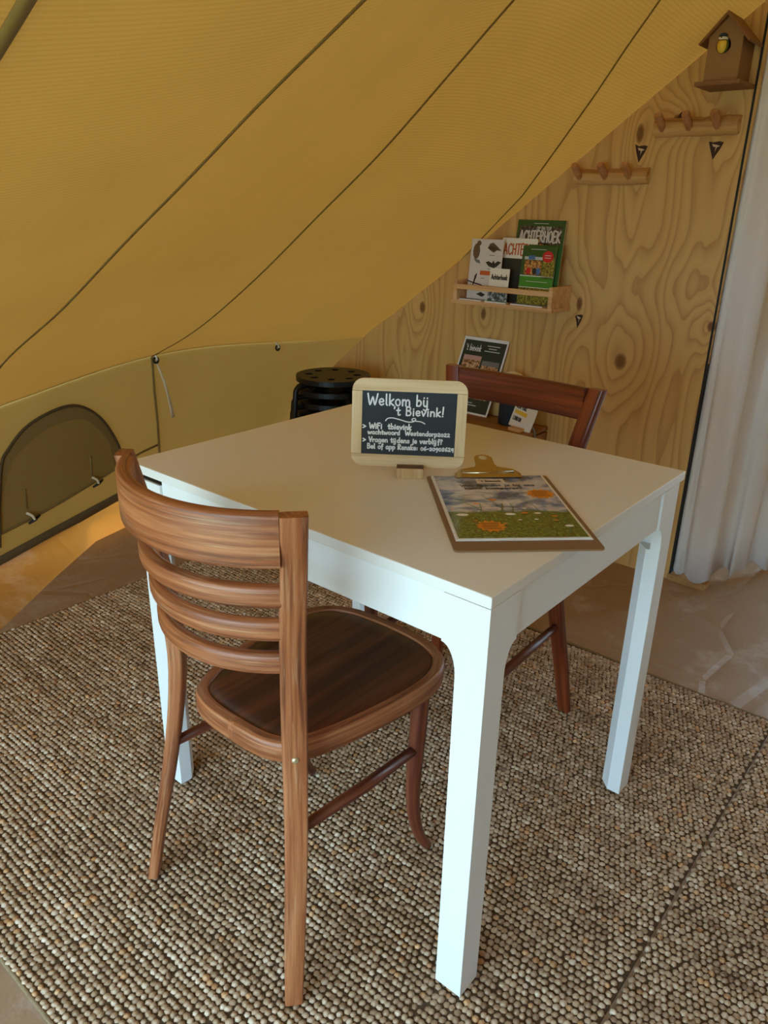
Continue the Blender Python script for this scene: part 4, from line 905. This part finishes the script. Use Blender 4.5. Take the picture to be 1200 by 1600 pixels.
for a, b, v0 in ((.56, .84, .90), (.60, .78, .865), (.52, .86, .83), (.4, .6, .14), (.42, .7, .11)): sheet_patch('text_strip', a, v0, b, v0 + .012, M['pale_line'], .0012, 1)
# lamp
lamp = tag(empty('table_lamp', (1.728, 1.0, ZC)), 'small lamp with navy drum base and ivory globe on the crate', 'lamp')
MB().lathe([(0, 0), (.040, 0), (.043, .004), (.043, .086), (.039, .091), (0, .091)], n=32).obj('base', M['navy'], lamp, auto=40)
MB().lathe([(.0, .0905)] + [(.056 * math.sin(t), .146 - .056 * math.cos(t)) for t in np.linspace(.45, math.pi, 16)], n=32).obj('globe', M['ivory'], lamp, smooth=True)
a_ = math.radians(232); b_ = np.array((.0432 * math.cos(a_), .0432 * math.sin(a_), .055)); d_ = np.array((math.cos(a_), math.sin(a_), 0))
MB().tube([b_ - d_ * .002, b_ + d_ * .0015], .0028, 10).obj('button', M['paper'], lamp)
# city card in a block
cb_ = tag(empty('card_block', (1.672, .925, ZC)), 'short wooden block propping the city card on the crate', 'block'); cb_.rotation_euler = (0, 0, math.radians(-8))
MB().box((-.028, -.028, 0), (-.002, .028, .012)).obj('front_half', M['shelf'], cb_, bevel=.001); MB().box((.0045, -.028, 0), (.016, .028, .012)).obj('rear_half', M['shelf'], cb_, bevel=.001); MB().box((-.002, -.028, 0), (.0045, .028, .003)).obj('slot_floor', M['shelf'], cb_)
cc = tag(empty('city_card', (1.6725, .925, ZC + .0034)), 'white card with bold city names standing in a block on the crate', 'card'); cc.rotation_euler = (math.radians(9), math.radians(14), math.radians(-8))
MB().box((0, -.052, 0), (.0022, .052, .092)).obj('card', M['paper'], cc)
cfn = lambda u, v, o: (-o, .052 - u * .104, v * .092)
def card_text(t, u0, u1, v, mat):
    mb = MB(); letters(mb, t, u0 * .104, u1 * .104, v * .092, .0145, .0027, lambda a, b, o_: cfn(a / .104, b / .092, o_), .0005, 0, False); k = mb.obj('city_name', mat, cc); k['kind'] = 'stuff'
card_text('NEW YORK', .10, .54, .78, M['ink']); card_text('AMSTERDAM'.replace('S', 'E'), .10, .66, .55, M['yellow']) if False else None
quad('yellow_word', cfn, .09, .545, .64, .70, M['yellow'], cc, .0005)
card_text('LONDON', .09, .46, .28, M['ink'])
cab = [(1.745, .955, .4595), (1.72, .915, .4595), (1.70, .892, .470), (1.69, .882, .474), (1.685, .872, .470), (1.684, .862, .45), (1.684, .858, .38), (1.70, .856, .20), (1.74, .85, .02), (1.77, .83, -.008)]
tag(MB().tube(catmull(cab, 5), .0034, 8).obj('cable', M['grey_cable'], None, smooth=True), 'grey cable looping over the right end of the crate', 'cable')
